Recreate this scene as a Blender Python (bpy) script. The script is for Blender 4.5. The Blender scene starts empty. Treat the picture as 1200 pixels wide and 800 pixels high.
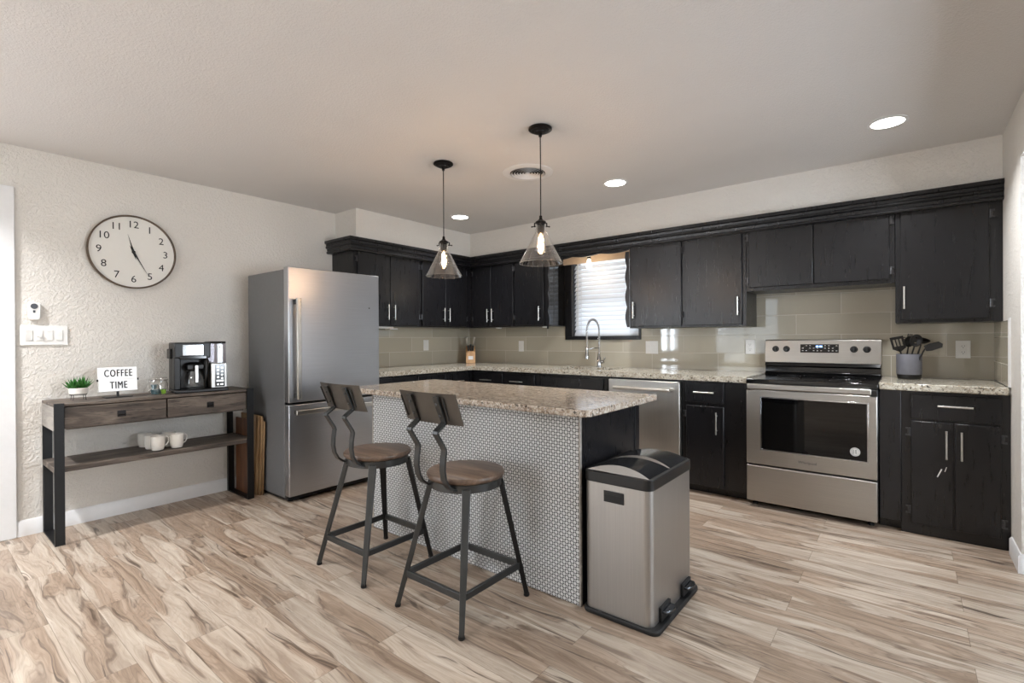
import bpy, bmesh, math, random
from mathutils import Vector, Matrix
random.seed(7)
R = math.radians
PI = math.pi
scene = bpy.context.scene
COL = scene.collection

# ------------------------------------------------------------------ camera
CAMPOS = Vector((4.273, -4.477, 1.200))
YAW, PITCH, ROLL = 0.675, -0.003, -0.006
r_ = Vector((math.cos(YAW), math.sin(YAW), 0)); v0 = Vector((-math.sin(YAW), math.cos(YAW), 0)); u0_ = Vector((0, 0, 1))
v_ = v0*math.cos(PITCH) + u0_*math.sin(PITCH); up_ = u0_*math.cos(PITCH) - v0*math.sin(PITCH)
r2 = r_*math.cos(ROLL) + up_*math.sin(ROLL); up2 = up_*math.cos(ROLL) - r_*math.sin(ROLL)
cam_d = bpy.data.cameras.new('camera'); cam = bpy.data.objects.new('camera', cam_d); COL.objects.link(cam)
M_ = Matrix((r2, up2, -v_)).transposed().to_4x4(); M_.translation = CAMPOS
cam.matrix_world = M_
cam_d.sensor_width = 36; cam_d.lens = 578.9*36/1200
cam_d.shift_x = (600-601.18)/1200; cam_d.shift_y = (398.24-400)/1200
cam_d.clip_start = 0.02; cam_d.clip_end = 100
scene.camera = cam

# ------------------------------------------------------------------ world and light
w = bpy.data.worlds.new('sky'); scene.world = w; w.use_nodes = True
bg = w.node_tree.nodes['Background']; bg.inputs[0].default_value = (0.86, 0.93, 1.0, 1); bg.inputs[1].default_value = 1.5
scene.view_settings.view_transform = 'Standard'; scene.view_settings.look = 'None'
scene.view_settings.exposure = 0.30; scene.view_settings.gamma = 1.0; scene.view_settings.use_curve_mapping = False

H = 2.401
def area(name, loc, rot, sx, sy, power, col, shape='RECTANGLE', spread=180):
    d = bpy.data.lights.new(name, 'AREA'); d.shape = shape; d.size = sx; d.size_y = sy; d.energy = power; d.color = col
    d.spread = R(spread)
    o = bpy.data.objects.new(name, d); o.location = loc; o.rotation_euler = rot; COL.objects.link(o); return o
DAY = (0.83, 0.91, 1.0)
WARM = (0.965, 0.975, 1.0)
# daylight coming in through the windows of the living area behind the camera and of the hall on the right
area('daylight_rear_window', (1.15, -8.668, 1.12), (R(90), 0, 0), 1.4, 1.95, 16, DAY)
area('daylight_left_window', (-0.066, -6.6, 1.475), (0, R(-90), 0), 1.13, 0.98, 75, DAY)
area('daylight_hall_window', (6.266, -2.3, 1.4), (0, R(90), 0), 1.48, 0.98, 95, DAY)
area('daylight_kitchen_window', (1.87, 0.10, 1.62), (R(-90), 0, 0), 0.72, 0.78, 3.2, DAY)
CANS = [(0.828, -0.997), (2.505, -0.990), (4.185, -0.993), (0.5, -4.8), (2.6, -5.0), (4.2, -5.9), (0.9, -7.2), (2.7, -7.2)]
CAN_POWER = [9, 10, 11, 30, 20, 18, 18, 18]

# ------------------------------------------------------------------ materials
def srgb(r, g, b):
    f = lambda c: (c/255/12.92) if c/255 <= 0.04045 else ((c/255+0.055)/1.055)**2.4
    return (f(r), f(g), f(b), 1)
class T:
    """small node-tree writer"""
    def __init__(s, name):
        s.m = bpy.data.materials.new(name); s.m.use_nodes = True
        s.nt = s.m.node_tree; s.n = s.nt.nodes; s.l = s.nt.links
        s.b = s.n['Principled BSDF']
    def new(s, t, **kw):
        o = s.n.new(t)
        for k, v in kw.items(): setattr(o, k, v)
        return o
    def put(s, sock, v):
        if hasattr(v, 'is_linked') or isinstance(v, bpy.types.NodeSocket): s.l.new(v, sock)
        else: sock.default_value = v
    def math(s, op, a, b=None, c=None, clamp=False):
        o = s.new('ShaderNodeMath', operation=op, use_clamp=clamp)
        for i, v in enumerate((a, b, c)):
            if v is not None: s.put(o.inputs[i], v)
        return o.outputs[0]
    def vmath(s, op, a, b=None):
        o = s.new('ShaderNodeVectorMath', operation=op)
        s.put(o.inputs[0], a)
        if b is not None: s.put(o.inputs[1], b)
        return o.outputs[0] if op not in ('LENGTH', 'DISTANCE', 'DOT_PRODUCT') else o.outputs[1]
    def coord(s, kind='Object'):
        return s.new('ShaderNodeTexCoord').outputs[kind]
    def sep(s, v):
        o = s.new('ShaderNodeSeparateXYZ'); s.put(o.inputs[0], v); return o.outputs
    def comb(s, x, y, z):
        o = s.new('ShaderNodeCombineXYZ')
        for i, v in enumerate((x, y, z)): s.put(o.inputs[i], v)
        return o.outputs[0]
    def scale(s, v, sc):
        return s.vmath('MULTIPLY', v, sc)
    def noise(s, v, sc, det=2.0, rough=0.5, dist=0.0, out=0):
        o = s.new('ShaderNodeTexNoise'); s.put(o.inputs['Vector'], v)
        o.inputs['Scale'].default_value = sc; o.inputs['Detail'].default_value = det
        o.inputs['Roughness'].default_value = rough; o.inputs['Distortion'].default_value = dist
        return o.outputs[out]
    def voro(s, v, sc, out=0, feature='F1'):
        o = s.new('ShaderNodeTexVoronoi', feature=feature); s.put(o.inputs['Vector'], v); o.inputs['Scale'].default_value = sc
        return o.outputs[out]
    def ramp(s, f, stops, interp='LINEAR'):
        o = s.new('ShaderNodeValToRGB'); s.put(o.inputs[0], f); cr = o.color_ramp; cr.interpolation = interp
        while len(cr.elements) < len(stops): cr.elements.new(0.5)
        for e, (p, c) in zip(cr.elements, stops): e.position = p; e.color = c if len(c) == 4 else (*c, 1)
        return o.outputs[0]
    def mix(s, f, a, b, mode='MIX'):
        o = s.new('ShaderNodeMix', data_type='RGBA', blend_type=mode)
        s.put(o.inputs[0], f); s.put(o.inputs[6], a); s.put(o.inputs[7], b); return o.outputs[2]
    def smooth(s, f, a, b):
        o = s.new('ShaderNodeMapRange', interpolation_type='SMOOTHSTEP'); s.put(o.inputs[0], f)
        o.inputs[1].default_value = a; o.inputs[2].default_value = b; return o.outputs[0]
    def bump(s, h, strength, dist=0.001):
        o = s.new('ShaderNodeBump'); s.put(o.inputs['Height'], h); o.inputs['Strength'].default_value = strength
        o.inputs['Distance'].default_value = dist; s.l.new(o.outputs[0], s.b.inputs['Normal'])
    def set(s, **kw):
        names = {'color': 'Base Color', 'rough': 'Roughness', 'metal': 'Metallic', 'spec': 'Specular IOR Level', 'coat': 'Coat Weight',
                 'coatr': 'Coat Roughness', 'emit': 'Emission Color', 'emits': 'Emission Strength', 'trans': 'Transmission Weight', 'ior': 'IOR',
                 'aniso': 'Anisotropic', 'alpha': 'Alpha'}
        for k, v in kw.items(): s.put(s.b.inputs[names[k]], v)
        return s
def plain(name, rgb, rough=0.5, metal=0.0, noise=0.06, nscale=30, bump=0.0, bscale=300, **kw):
    t = T(name); c = srgb(*rgb); co = t.coord()
    d = tuple(max(0, x*(1-noise*2)) for x in c[:3]) + (1,); u = tuple(min(1, x*(1+noise*2)) for x in c[:3]) + (1,)
    t.set(color=t.mix(t.noise(co, nscale, 3), d, u), rough=rough, metal=metal, **kw)
    if bump: t.bump(t.noise(co, bscale, 2), bump)
    return t.m
MAT = {}
def wallmat(name, rgb, s1=55, strength=0.55, dist=0.004):
    t = T(name); co = t.coord()
    t.set(color=t.mix(t.noise(co, 2.5, 2), srgb(*[x-3 for x in rgb]), srgb(*[min(255, x+3) for x in rgb])), rough=0.7, spec=0.25)
    n = t.noise(co, s1, 3, 0.55, 0.6); n2 = t.smooth(n, 0.42, 0.62)
    n3 = t.noise(co, s1*3.2, 2)
    t.bump(t.math('MULTIPLY_ADD', n3, 0.25, n2), strength, dist); return t.m
MAT['wall'] = wallmat('painted_textured_wall', (224, 220, 213))
MAT['ceiling'] = wallmat('painted_textured_ceiling', (222, 220, 218), 90, 0.3, 0.003)
MAT['trimwhite'] = plain('white_trim_paint', (228, 228, 228), 0.4, noise=0.02)
MAT['white'] = plain('white_plastic', (232, 231, 227), 0.35, noise=0.02)
MAT['slot'] = plain('dark_slot', (40, 38, 36), 0.6)

def floor_mat():
    t = T('laminate_plank_floor'); X, Y, Z = t.sep(t.coord())
    rr = t.math('DIVIDE', t.math('ADD', Y, 1.27), 0.156); row = t.math('FLOOR', rr)
    par = t.math('FLOORED_MODULO', row, 2.0)
    xs = t.math('ADD', t.math('DIVIDE', t.math('SUBTRACT', X, 3.85), 1.215), t.math('MULTIPLY', t.math('SUBTRACT', 1.0, par), 0.5))
    col = t.math('FLOOR', xs); fx = t.math('SUBTRACT', xs, col); fy = t.math('SUBTRACT', rr, row)
    wn = t.new('ShaderNodeTexWhiteNoise', noise_dimensions='2D'); t.put(wn.inputs['Vector'], t.comb(row, col, 0.0))
    rnd = t.vmath('MULTIPLY', wn.outputs['Color'], (40, 40, 40))
    v = wn.outputs['Value']
    p = t.vmath('ADD', t.comb(t.math('MULTIPLY', X, 0.95), t.math('MULTIPLY', Y, 6.4), 0.0), rnd)
    warp = t.noise(p, 1.5, 2, 0.5, 0, 1)
    pw = t.vmath('ADD', p, t.vmath('MULTIPLY', t.vmath('SUBTRACT', warp, (0.5, 0.5, 0.5)), (0.9, 1.1, 0)))
    big = t.noise(pw, 1.2, 2.0, 0.5)
    band = t.smooth(big, 0.455, 0.555)                                            # pale sapwood against tan heartwood
    edge = t.smooth(t.math('ABSOLUTE', t.math('SUBTRACT', big, 0.50)), 0.022, 0.004)
    rings = t.math('ABSOLUTE', t.math('SINE', t.math('MULTIPLY', big, 95.0)))     # cathedral figure
    ringl = t.smooth(rings, 0.55, 0.0)
    streak = t.noise(t.vmath('MULTIPLY', pw, (1.0, 3.6, 1)), 1.8, 5, 0.66)
    fine = t.noise(t.comb(t.math('MULTIPLY', X, 9.0), t.math('MULTIPLY', Y, 160.0), v), 1.0, 3, 0.6)
    tan = t.ramp(streak, [(0.30, srgb(124, 104, 87)), (0.47, srgb(158, 138, 119)), (0.62, srgb(180, 160, 141))])
    cream = t.ramp(streak, [(0.30, srgb(160, 143, 126)), (0.50, srgb(188, 173, 156)), (0.65, srgb(202, 190, 174))])
    base = t.mix(band, tan, cream)
    c1 = t.mix(t.math('MULTIPLY', ringl, t.math('MULTIPLY_ADD', band, -0.22, 0.34)), base, srgb(122, 102, 86))
    c1 = t.mix(t.math('MULTIPLY', edge, t.math('MULTIPLY', t.smooth(streak, 0.62, 0.40), 0.55)), c1, srgb(96, 79, 67))
    dk = t.math('MULTIPLY', t.smooth(t.noise(t.vmath('MULTIPLY', pw, (1.1, 2.4, 1)), 1.5, 4, 0.64, 0.5), 0.585, 0.68), 0.85)
    c2 = t.mix(dk, c1, srgb(84, 70, 60))
    c3 = t.mix(t.math('MULTIPLY', t.smooth(fine, 0.5, 0.75), 0.22), c2, srgb(104, 88, 76))
    bright = t.math('MULTIPLY_ADD', v, 0.18, 0.80)
    c4 = t.mix(1.0, c3, t.comb(bright, bright, bright), 'MULTIPLY')
    ex = t.math('MULTIPLY', t.math('MINIMUM', fx, t.math('SUBTRACT', 1.0, fx)), 1.215)
    ey = t.math('MULTIPLY', t.math('MINIMUM', fy, t.math('SUBTRACT', 1.0, fy)), 0.156)
    e = t.smooth(t.math('MINIMUM', ex, ey), 0.0002, 0.0016)
    c5 = t.mix(t.math('MULTIPLY', t.math('SUBTRACT', 1.0, e), 0.65), c4, srgb(95, 78, 62))
    t.set(color=c5, rough=t.math('MULTIPLY_ADD', fine, 0.15, 0.30), spec=0.45)
    t.bump(t.math('MULTIPLY_ADD', fine, 0.15, e), 0.35, 0.0006)
    return t.m
MAT['floor'] = floor_mat()

def steel(name, rgb=(196, 194, 190), rough=0.27, axis=2, streak=1.0):
    t = T(name); co = t.coord(); s = [260, 260, 260]; s[axis] = 3
    n = t.noise(t.scale(co, tuple(s)), 1.0, 3, 0.6)
    sm = t.noise(co, 5, 2)
    t.set(color=t.mix(n, srgb(*[int(x*0.93) for x in rgb]), srgb(*[min(255, int(x*1.04)) for x in rgb])), metal=1.0,
          rough=t.math('ADD', t.math('MULTIPLY_ADD', n, 0.10*streak, rough-0.05), t.math('MULTIPLY', sm, 0.08)))
    t.bump(t.math('ADD', t.math('MULTIPLY', n, 0.03), sm), 0.06, 0.004); return t.m
MAT['steel_h'] = steel('brushed_stainless_horizontal', (178, 175, 170), 0.32, axis=0)
MAT['steel_y'] = steel('brushed_stainless_fridge', (192, 194, 198), 0.30, axis=1)
MAT['steel_v'] = steel('brushed_stainless_vertical', (176, 174, 170), 0.38, axis=2)
MAT['steel_dw'] = steel('brushed_stainless_dishwasher', (205, 203, 198), 0.33, axis=2)
MAT['nickel'] = steel('satin_nickel', (215, 213, 208), 0.25, axis=2)
MAT['chrome'] = plain('polished_chrome', (190, 192, 195), 0.12, 1.0, 0.02)
MAT['fridgeside'] = plain('grey_painted_steel_side', (118, 119, 121), 0.38, 0.4, 0.03, bump=0.06, bscale=400)
MAT['blackplastic'] = plain('black_plastic', (15, 15, 16), 0.38, noise=0.05)
MAT['blackgloss'] = plain('black_glossy_enamel', (12, 12, 13), 0.10, noise=0.03, spec=0.6)
MAT['blackmetal'] = plain('matte_black_metal', (12, 12, 14), 0.42, noise=0.08, spec=0.4)
MAT['backplate'] = plain('brushed_bronze_grey_plate', (88, 84, 79), 0.42, 0.7, 0.06, 20)
MAT['hinge'] = plain('blackened_hinge_metal', (84, 84, 86), 0.28, 0.85, 0.3, 90)
MAT['gunmetal'] = plain('gunmetal_painted_steel', (70, 71, 71), 0.34, 0.75, 0.12, 12, bump=0.05)

def cab_mat():
    t = T('black_painted_cabinet'); co = t.coord()
    n = t.noise(t.scale(co, (60, 60, 5)), 1.0, 4, 0.65); big = t.noise(co, 3.0, 3)
    t.set(color=t.mix(big, srgb(16, 16, 19), srgb(24, 24, 27)), rough=t.math('MULTIPLY_ADD', n, 0.14, 0.22), spec=0.5)
    t.bump(t.math('ADD', t.math('MULTIPLY', n, 0.02), t.noise(co, 9, 2)), 0.12, 0.004); return t.m
MAT['cab'] = cab_mat()
def chip_mat():     # worn black paint with pale chips
    t = T('worn_black_cabinet_paint'); co = t.coord()
    n = t.noise(t.scale(co, (60, 60, 5)), 1.0, 4, 0.65); chips = t.smooth(t.noise(co, 48, 4, 0.7), 0.74, 0.765)
    t.set(color=t.mix(chips, srgb(22, 21, 23), srgb(150, 146, 140)), rough=t.math('MULTIPLY_ADD', n, 0.14, 0.22), spec=0.5)
    t.bump(t.math('ADD', t.math('MULTIPLY', n, 0.02), t.noise(co, 9, 2)), 0.12, 0.004); return t.m
MAT['worn'] = chip_mat()

def granite(name, cols, warm):
    t = T(name); co = t.coord()
    a = t.noise(t.scale(co, (1, 1.6, 1.6)), 24, 5, 0.75, 0.6); b = t.noise(co, 110, 3, 0.7); v = t.voro(co, 150, 1)
    g = t.sep(v)[0]
    base = t.ramp(a, [(0.32, cols[0]), (0.45, cols[1]), (0.55, cols[2]), (0.68, cols[3])])
    c = t.mix(t.smooth(b, 0.56, 0.64), base, cols[4])
    c = t.mix(t.math('MULTIPLY', t.smooth(g, 0.82, 0.9), 0.6), c, cols[5])
    c = t.mix(t.math('MULTIPLY', t.smooth(t.noise(co, 75, 3, 0.65, 0.3), 0.575, 0.63), 0.9), c, cols[6])
    t.set(color=c, rough=0.12, spec=0.55); return t.m
MAT['granite'] = granite('speckled_cream_granite', [srgb(120, 104, 84), srgb(172, 163, 146), srgb(200, 195, 180), srgb(214, 211, 200), srgb(160, 148, 128), srgb(226, 224, 214), srgb(52, 46, 42)], 0)
MAT['granite_i'] = granite('speckled_tan_granite', [srgb(112, 98, 86), srgb(166, 150, 134), srgb(196, 186, 172), srgb(214, 207, 196), srgb(150, 128, 110), srgb(226, 222, 214), srgb(58, 52, 48)], 1)

def glass_tile(name, ax, phase):
    t = T(name); P = t.sep(t.coord()); U = P[ax]; Z = P[2]
    rr = t.math('DIVIDE', t.math('SUBTRACT', Z, 0.905), 0.1565); row = t.math('FLOOR', rr); fy = t.math('SUBTRACT', rr, row)
    par = t.math('FLOORED_MODULO', row, 2.0)
    xs = t.math('ADD', t.math('DIVIDE', t.math('SUBTRACT', U, phase), 0.5985), t.math('MULTIPLY', par, 0.5))
    col = t.math('FLOOR', xs); fx = t.math('SUBTRACT', xs, col)
    ex = t.math('MULTIPLY', t.math('MINIMUM', fx, t.math('SUBTRACT', 1.0, fx)), 0.5985)
    ey = t.math('MULTIPLY', t.math('MINIMUM', fy, t.math('SUBTRACT', 1.0, fy)), 0.1565)
    e = t.smooth(t.math('MINIMUM', ex, ey), 0.0008, 0.0022)
    wn = t.new('ShaderNodeTexWhiteNoise', noise_dimensions='2D'); t.put(wn.inputs['Vector'], t.comb(row, col, 0.0))
    tile = t.mix(wn.outputs['Value'], srgb(174, 167, 150), srgb(188, 181, 163))
    t.set(color=t.mix(e, srgb(214, 210, 200), tile), rough=t.math('MULTIPLY_ADD', t.math('SUBTRACT', 1.0, e), 0.6, 0.035), spec=0.6)
    t.bump(e, 0.5, 0.0012); return t.m
MAT['tile_x'] = glass_tile('taupe_glass_tile_back', 0, 0.585)
MAT['tile_y'] = glass_tile('taupe_glass_tile_side', 1, -0.633)

def penny():
    t = T('white_mosaic_tile'); X, Y, Z = t.sep(t.coord())
    a, b = 0.0286, 0.0276
    def cell(ox, oz, A, B):
        u = t.math('SUBTRACT', t.math('FRACT', t.math('ADD', t.math('DIVIDE', X, A), ox)), 0.5)
        v = t.math('SUBTRACT', t.math('FRACT', t.math('ADD', t.math('DIVIDE', Z, B), oz)), 0.5)
        return t.vmath('LENGTH', t.comb(t.math('MULTIPLY', u, A), t.math('MULTIPLY', v, B), 0.0))
    d1 = t.math('MINIMUM', cell(0, 0, a, b), cell(0.5, 0.5, a, b))
    d2 = t.math('MINIMUM', cell(0.5, 0, a, b), cell(0, 0.5, a, b))
    # four small dots between each big one
    d3 = t.math('MINIMUM', cell(0.27, 0.27, a/2, b/2), cell(0.5, 0.5, a/2, b/2))
    big = t.smooth(d1, 0.0082, 0.0074); small = t.smooth(d2, 0.0046, 0.0038)
    f = t.math('MAXIMUM', big, small)
    seam = t.smooth(t.math('ABSOLUTE', t.math('SUBTRACT', X, 2.255)), 0.003, 0.0045)
    col = t.mix(f, srgb(38, 40, 44), srgb(208, 210, 210))
    col = t.mix(seam, srgb(196, 197, 196), col)
    t.set(color=col, rough=t.math('MULTIPLY_ADD', f, -0.45, 0.62), spec=0.6)
    t.bump(f, 0.4, 0.001); return t.m
MAT['penny'] = penny()

def wood(name, cols, axis=0, sc=1.0, rough=0.45, dark=0.5):
    t = T(name); co = t.coord(); s = [14, 14, 14]; s[axis] = 1.6
    p = t.scale(co, tuple(x*sc for x in s))
    n = t.noise(p, 1.0, 4, 0.6, 1.2); f = t.noise(t.scale(p, (5, 5, 5)), 1.0, 4, 0.7)
    c = t.ramp(n, [(0.3, srgb(*cols[0])), (0.5, srgb(*cols[1])), (0.7, srgb(*cols[2]))])
    c = t.mix(t.math('MULTIPLY', t.smooth(f, 0.5, 0.72), dark), c, srgb(*[int(x*0.45) for x in cols[0]]))
    t.set(color=c, rough=rough); t.bump(f, 0.3, 0.001); return t.m
MAT['seatwood'] = wood('walnut_seat_wood', [(62, 48, 39), (94, 75, 61), (126, 105, 88)], 0, 1.0, 0.38, 0.35)
MAT['greywood'] = wood('weathered_grey_wood', [(58, 50, 45), (90, 80, 72), (128, 116, 105)], 1, 1.0, 0.6, 0.95)
MAT['greywoodend'] = wood('weathered_grey_end_wood', [(128, 124, 118), (156, 150, 143), (178, 172, 164)], 0, 1.0, 0.6, 0.4)
MAT['boardwood'] = wood('golden_brown_board_wood', [(104, 78, 52), (140, 110, 76), (168, 140, 104)], 2, 1.0, 0.4, 0.4)
MAT['boardred'] = wood('reddish_brown_board_wood', [(78, 48, 30), (104, 66, 42), (128, 88, 58)], 2, 1.0, 0.4, 0.4)
MAT['blockwood'] = wood('maple_block_wood', [(176, 132, 88), (196, 152, 106), (212, 172, 128)], 2, 1.0, 0.5, 0.2)
MAT['clockrim'] = wood('bronze_clock_rim', [(70, 56, 44), (92, 76, 60), (110, 92, 74)], 1, 1.0, 0.4, 0.2)
MAT['clockface'] = plain('clock_face_paper', (228, 226, 219), 0.6, noise=0.01)
MAT['ink'] = plain('black_ink', (18, 18, 18), 0.6)
MAT['ceramic'] = plain('white_ceramic', (236, 232, 224), 0.18, noise=0.02)
MAT['leaf'] = plain('succulent_leaf', (52, 112, 44), 0.45, noise=0.3, nscale=60)
MAT['soil'] = plain('potting_soil', (52, 40, 30), 0.9)
MAT['lightbox'] = plain('milky_white_acrylic', (238, 238, 236), 0.25, noise=0.01, emit=(1, 1, 1, 1), emits=0.10)
MAT['crock'] = plain('grey_stoneware', (112, 113, 121), 0.5, noise=0.05, bump=0.05)
MAT['rubber'] = plain('black_rubber', (11, 11, 12), 0.6)
MAT['lidsteel'] = plain('dark_glossy_lid_steel', (98, 102, 108), 0.16, 0.9, 0.03)
MAT['bronze'] = plain('dark_bronze_metal', (24, 20, 19), 0.32, 0.6, 0.05)
def blind_mat():
    t = T('white_translucent_blind'); t.set(color=srgb(240, 241, 243), rough=0.5); out = t.n['Material Output']
    tl = t.new('ShaderNodeBsdfTranslucent'); tl.inputs[0].default_value = (0.9, 0.93, 0.96, 1); mx = t.new('ShaderNodeMixShader'); mx.inputs[0].default_value = 0.35
    t.l.new(t.b.outputs[0], mx.inputs[1]); t.l.new(tl.outputs[0], mx.inputs[2]); t.l.new(mx.outputs[0], out.inputs[0]); return t.m
MAT['blind'] = blind_mat()
MAT['grey'] = plain('dark_grey_plastic', (70, 74, 80), 0.4)
MAT['navy'] = plain('teal_pod_plastic', (40, 92, 104), 0.4, noise=0.3, nscale=90)
MAT['lime'] = plain('lime_green_pod_foil', (140, 190, 60), 0.35, noise=0.1)
MAT['paper'] = plain('white_paper_label', (220, 218, 214), 0.6)
def emit(name, col, s):
    t = T(name); t.set(color=(*col, 1), emit=(*col, 1), emits=s, rough=0.5); return t.m
MAT['lamp'] = emit('recessed_lamp_glow', (1.0, 0.97, 0.92), 9.0)
MAT['filament'] = emit('warm_filament_glow', (1.0, 0.60, 0.26), 60.0)
MAT['bulbwarm'] = emit('warm_white_bulb', (1.0, 0.86, 0.66), 5.0)
MAT['blue'] = emit('blue_clock_digits', (0.25, 0.5, 1.0), 3.0)
MAT['skyglow'] = emit('daylight_behind_window', (0.88, 0.94, 1.0), 2.6)
def thin_glass(name, tint=(1, 1, 1), gl=1.0, power=3.5, base=0.05):
    t = T(name); out = t.n['Material Output']; t.n.remove(t.b)
    tr = t.new('ShaderNodeBsdfTransparent'); tr.inputs[0].default_value = (*tint, 1)
    g = t.new('ShaderNodeBsdfGlossy'); g.inputs['Roughness'].default_value = 0.03; g.inputs[0].default_value = (gl, gl, gl, 1)
    f = t.new('ShaderNodeLayerWeight'); f.inputs[0].default_value = 0.5
    mx = t.new('ShaderNodeMixShader'); t.l.new(t.math('MULTIPLY_ADD', t.math('POWER', f.outputs['Facing'], power), 0.85, base, clamp=True), mx.inputs[0]); t.l.new(tr.outputs[0], mx.inputs[1]); t.l.new(g.outputs[0], mx.inputs[2])
    t.l.new(mx.outputs[0], out.inputs[0]); return t.m
MAT['glass'] = thin_glass('clear_thin_glass', (0.95, 0.94, 0.92), power=2.0, base=0.11)
MAT['glassdark'] = thin_glass('smoked_clear_plastic', (0.80, 0.78, 0.82), base=0.05)
MAT['pane'] = thin_glass('window_glass', (0.97, 0.99, 1.0))
def ovenglass():
    t = T('black_oven_glass'); t.set(color=srgb(8, 8, 9), rough=0.03, spec=0.35); return t.m
MAT['oven'] = ovenglass()
MAT['header_bulb_lit'] = plain('bulb_lit_header_board', (206, 184, 160), 0.55, noise=0.04)  # tan holds the warm light of the bare bulb, put into the colour

# ------------------------------------------------------------------ mesh helpers
class MB:
    def __init__(s): s.bm = bmesh.new(); s.M = Matrix.Identity(4); s.mi = 0
    def v(s, co): return s.bm.verts.new(s.M @ Vector(co))
    def f(s, vs, smooth=False):
        try: f = s.bm.faces.new(vs); f.material_index = s.mi; f.smooth = smooth; return f
        except ValueError: return None
    def box(s, x0, x1, y0, y1, z0, z1):
        a = [s.v((x, y, z)) for z in (z0, z1) for y in (y0, y1) for x in (x0, x1)]
        for q in ((0, 2, 3, 1), (4, 5, 7, 6), (0, 1, 5, 4), (2, 6, 7, 3), (0, 4, 6, 2), (1, 3, 7, 5)): s.f([a[i] for i in q])
        return s
    def hexa(s, b, t):      # bottom quad and top quad, same winding (counter-clockwise from above)
        B = [s.v(p) for p in b]; Tp = [s.v(p) for p in t]; n = len(b)
        s.f(B[::-1]); s.f(Tp)
        for i in range(n): s.f([B[i], B[(i+1) % n], Tp[(i+1) % n], Tp[i]])
        return s
    def prism(s, pts, z0, z1, ax='z', smooth=False):
        def P(p, h): return {'z': (p[0], p[1], h), 'y': (p[0], h, p[1]), 'x': (h, p[0], p[1])}[ax]
        B = [s.v(P(p, z0)) for p in pts]; Tp = [s.v(P(p, z1)) for p in pts]; n = len(pts)
        s.f(B[::-1]); s.f(Tp)
        for i in range(n): s.f([B[i], B[(i+1) % n], Tp[(i+1) % n], Tp[i]], smooth)
        return s
    def lathe(s, prof, c=(0, 0, 0), n=32, ax='z', caps=True, arc=None):
        rings = []
        for (rad, h) in prof:
            ring = []
            for i in range(n):
                a = 2*PI*i/n; x, y = rad*math.cos(a), rad*math.sin(a)
                p = {'z': (x, y, h), 'y': (x, h, y), 'x': (h, x, y)}[ax]
                ring.append(s.v((c[0]+p[0], c[1]+p[1], c[2]+p[2])))
            rings.append(ring)
        for a, b in zip(rings, rings[1:]):
            for i in range(n): s.f([a[i], a[(i+1) % n], b[(i+1) % n], b[i]], True)
        if caps:
            if prof[0][0] > 1e-6: s.f(rings[0][::-1])
            if prof[-1][0] > 1e-6: s.f(rings[-1])
        return s
    def tube(s, pts, rad, n=10, closed=False, caps=True):
        pts = [Vector(p) for p in pts]; N = len(pts); rads = rad if isinstance(rad, (list, tuple)) else [rad]*N
        rings = []; prev = None
        for i, p in enumerate(pts):
            d = ((pts[(i+1) % N]-p) if (closed or i < N-1) else (p-pts[i-1])).normalized()
            if 0 < i < N-1 or closed: d = (d + (p-pts[i-1]).normalized()).normalized()
            if prev is None:
                q = Vector((0, 0, 1)) if abs(d.z) < 0.9 else Vector((1, 0, 0)); e1 = d.cross(q).normalized()
            else:
                e1 = (prev - d*prev.dot(d)).normalized()
            prev = e1; e2 = d.cross(e1)
            rings.append([s.v(p + (e1*math.cos(2*PI*k/n) + e2*math.sin(2*PI*k/n))*rads[i]) for k in range(n)])
        R_ = rings + ([rings[0]] if closed else [])
        for a, b in zip(R_, R_[1:]):
            for k in range(n): s.f([a[k], a[(k+1) % n], b[(k+1) % n], b[k]], True)
        if caps and not closed: s.f(rings[0][::-1]); s.f(rings[-1])
        return s
    def strip(s, prof, width, thick, x0):     # flat strap: profile of (y, z), extruded in x
        N = len(prof); offs = []
        for i in range(N):
            a = Vector(prof[max(0, i-1)]); b = Vector(prof[min(N-1, i+1)]); d = (b-a).normalized(); offs.append(Vector((-d.y, d.x))*thick/2)
        L = [Vector(p)+o for p, o in zip(prof, offs)]; Rr = [Vector(p)-o for p, o in zip(prof, offs)]
        ring = [[s.v((x0-width/2, l.x, l.y)), s.v((x0+width/2, l.x, l.y)), s.v((x0+width/2, q.x, q.y)), s.v((x0-width/2, q.x, q.y))] for l, q in zip(L, Rr)]
        s.f(ring[0]); s.f(ring[-1][::-1])
        for a, b in zip(ring, ring[1:]):
            for k in range(4): s.f([a[k], b[k], b[(k+1) % 4], a[(k+1) % 4]])
        return s
    def bar(s, a, b, w0, d0, w1=None, d1=None, side=None):   # tapered rectangular bar from a to b
        a = Vector(a); b = Vector(b); w1 = w0 if w1 is None else w1; d1 = d0 if d1 is None else d1
        d = (b-a).normalized(); sd = Vector(side) if side else (Vector((0, 0, 1)) if abs(d.z) < 0.9 else Vector((1, 0, 0)))
        e1 = (sd - d*sd.dot(d)).normalized(); e2 = d.cross(e1)
        q = lambda p, w_, dd: [p+e1*i*w_/2+e2*j*dd/2 for i, j in ((-1, -1), (1, -1), (1, 1), (-1, 1))]
        return s.hexa(q(a, w0, d0), q(b, w1, d1))
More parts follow.
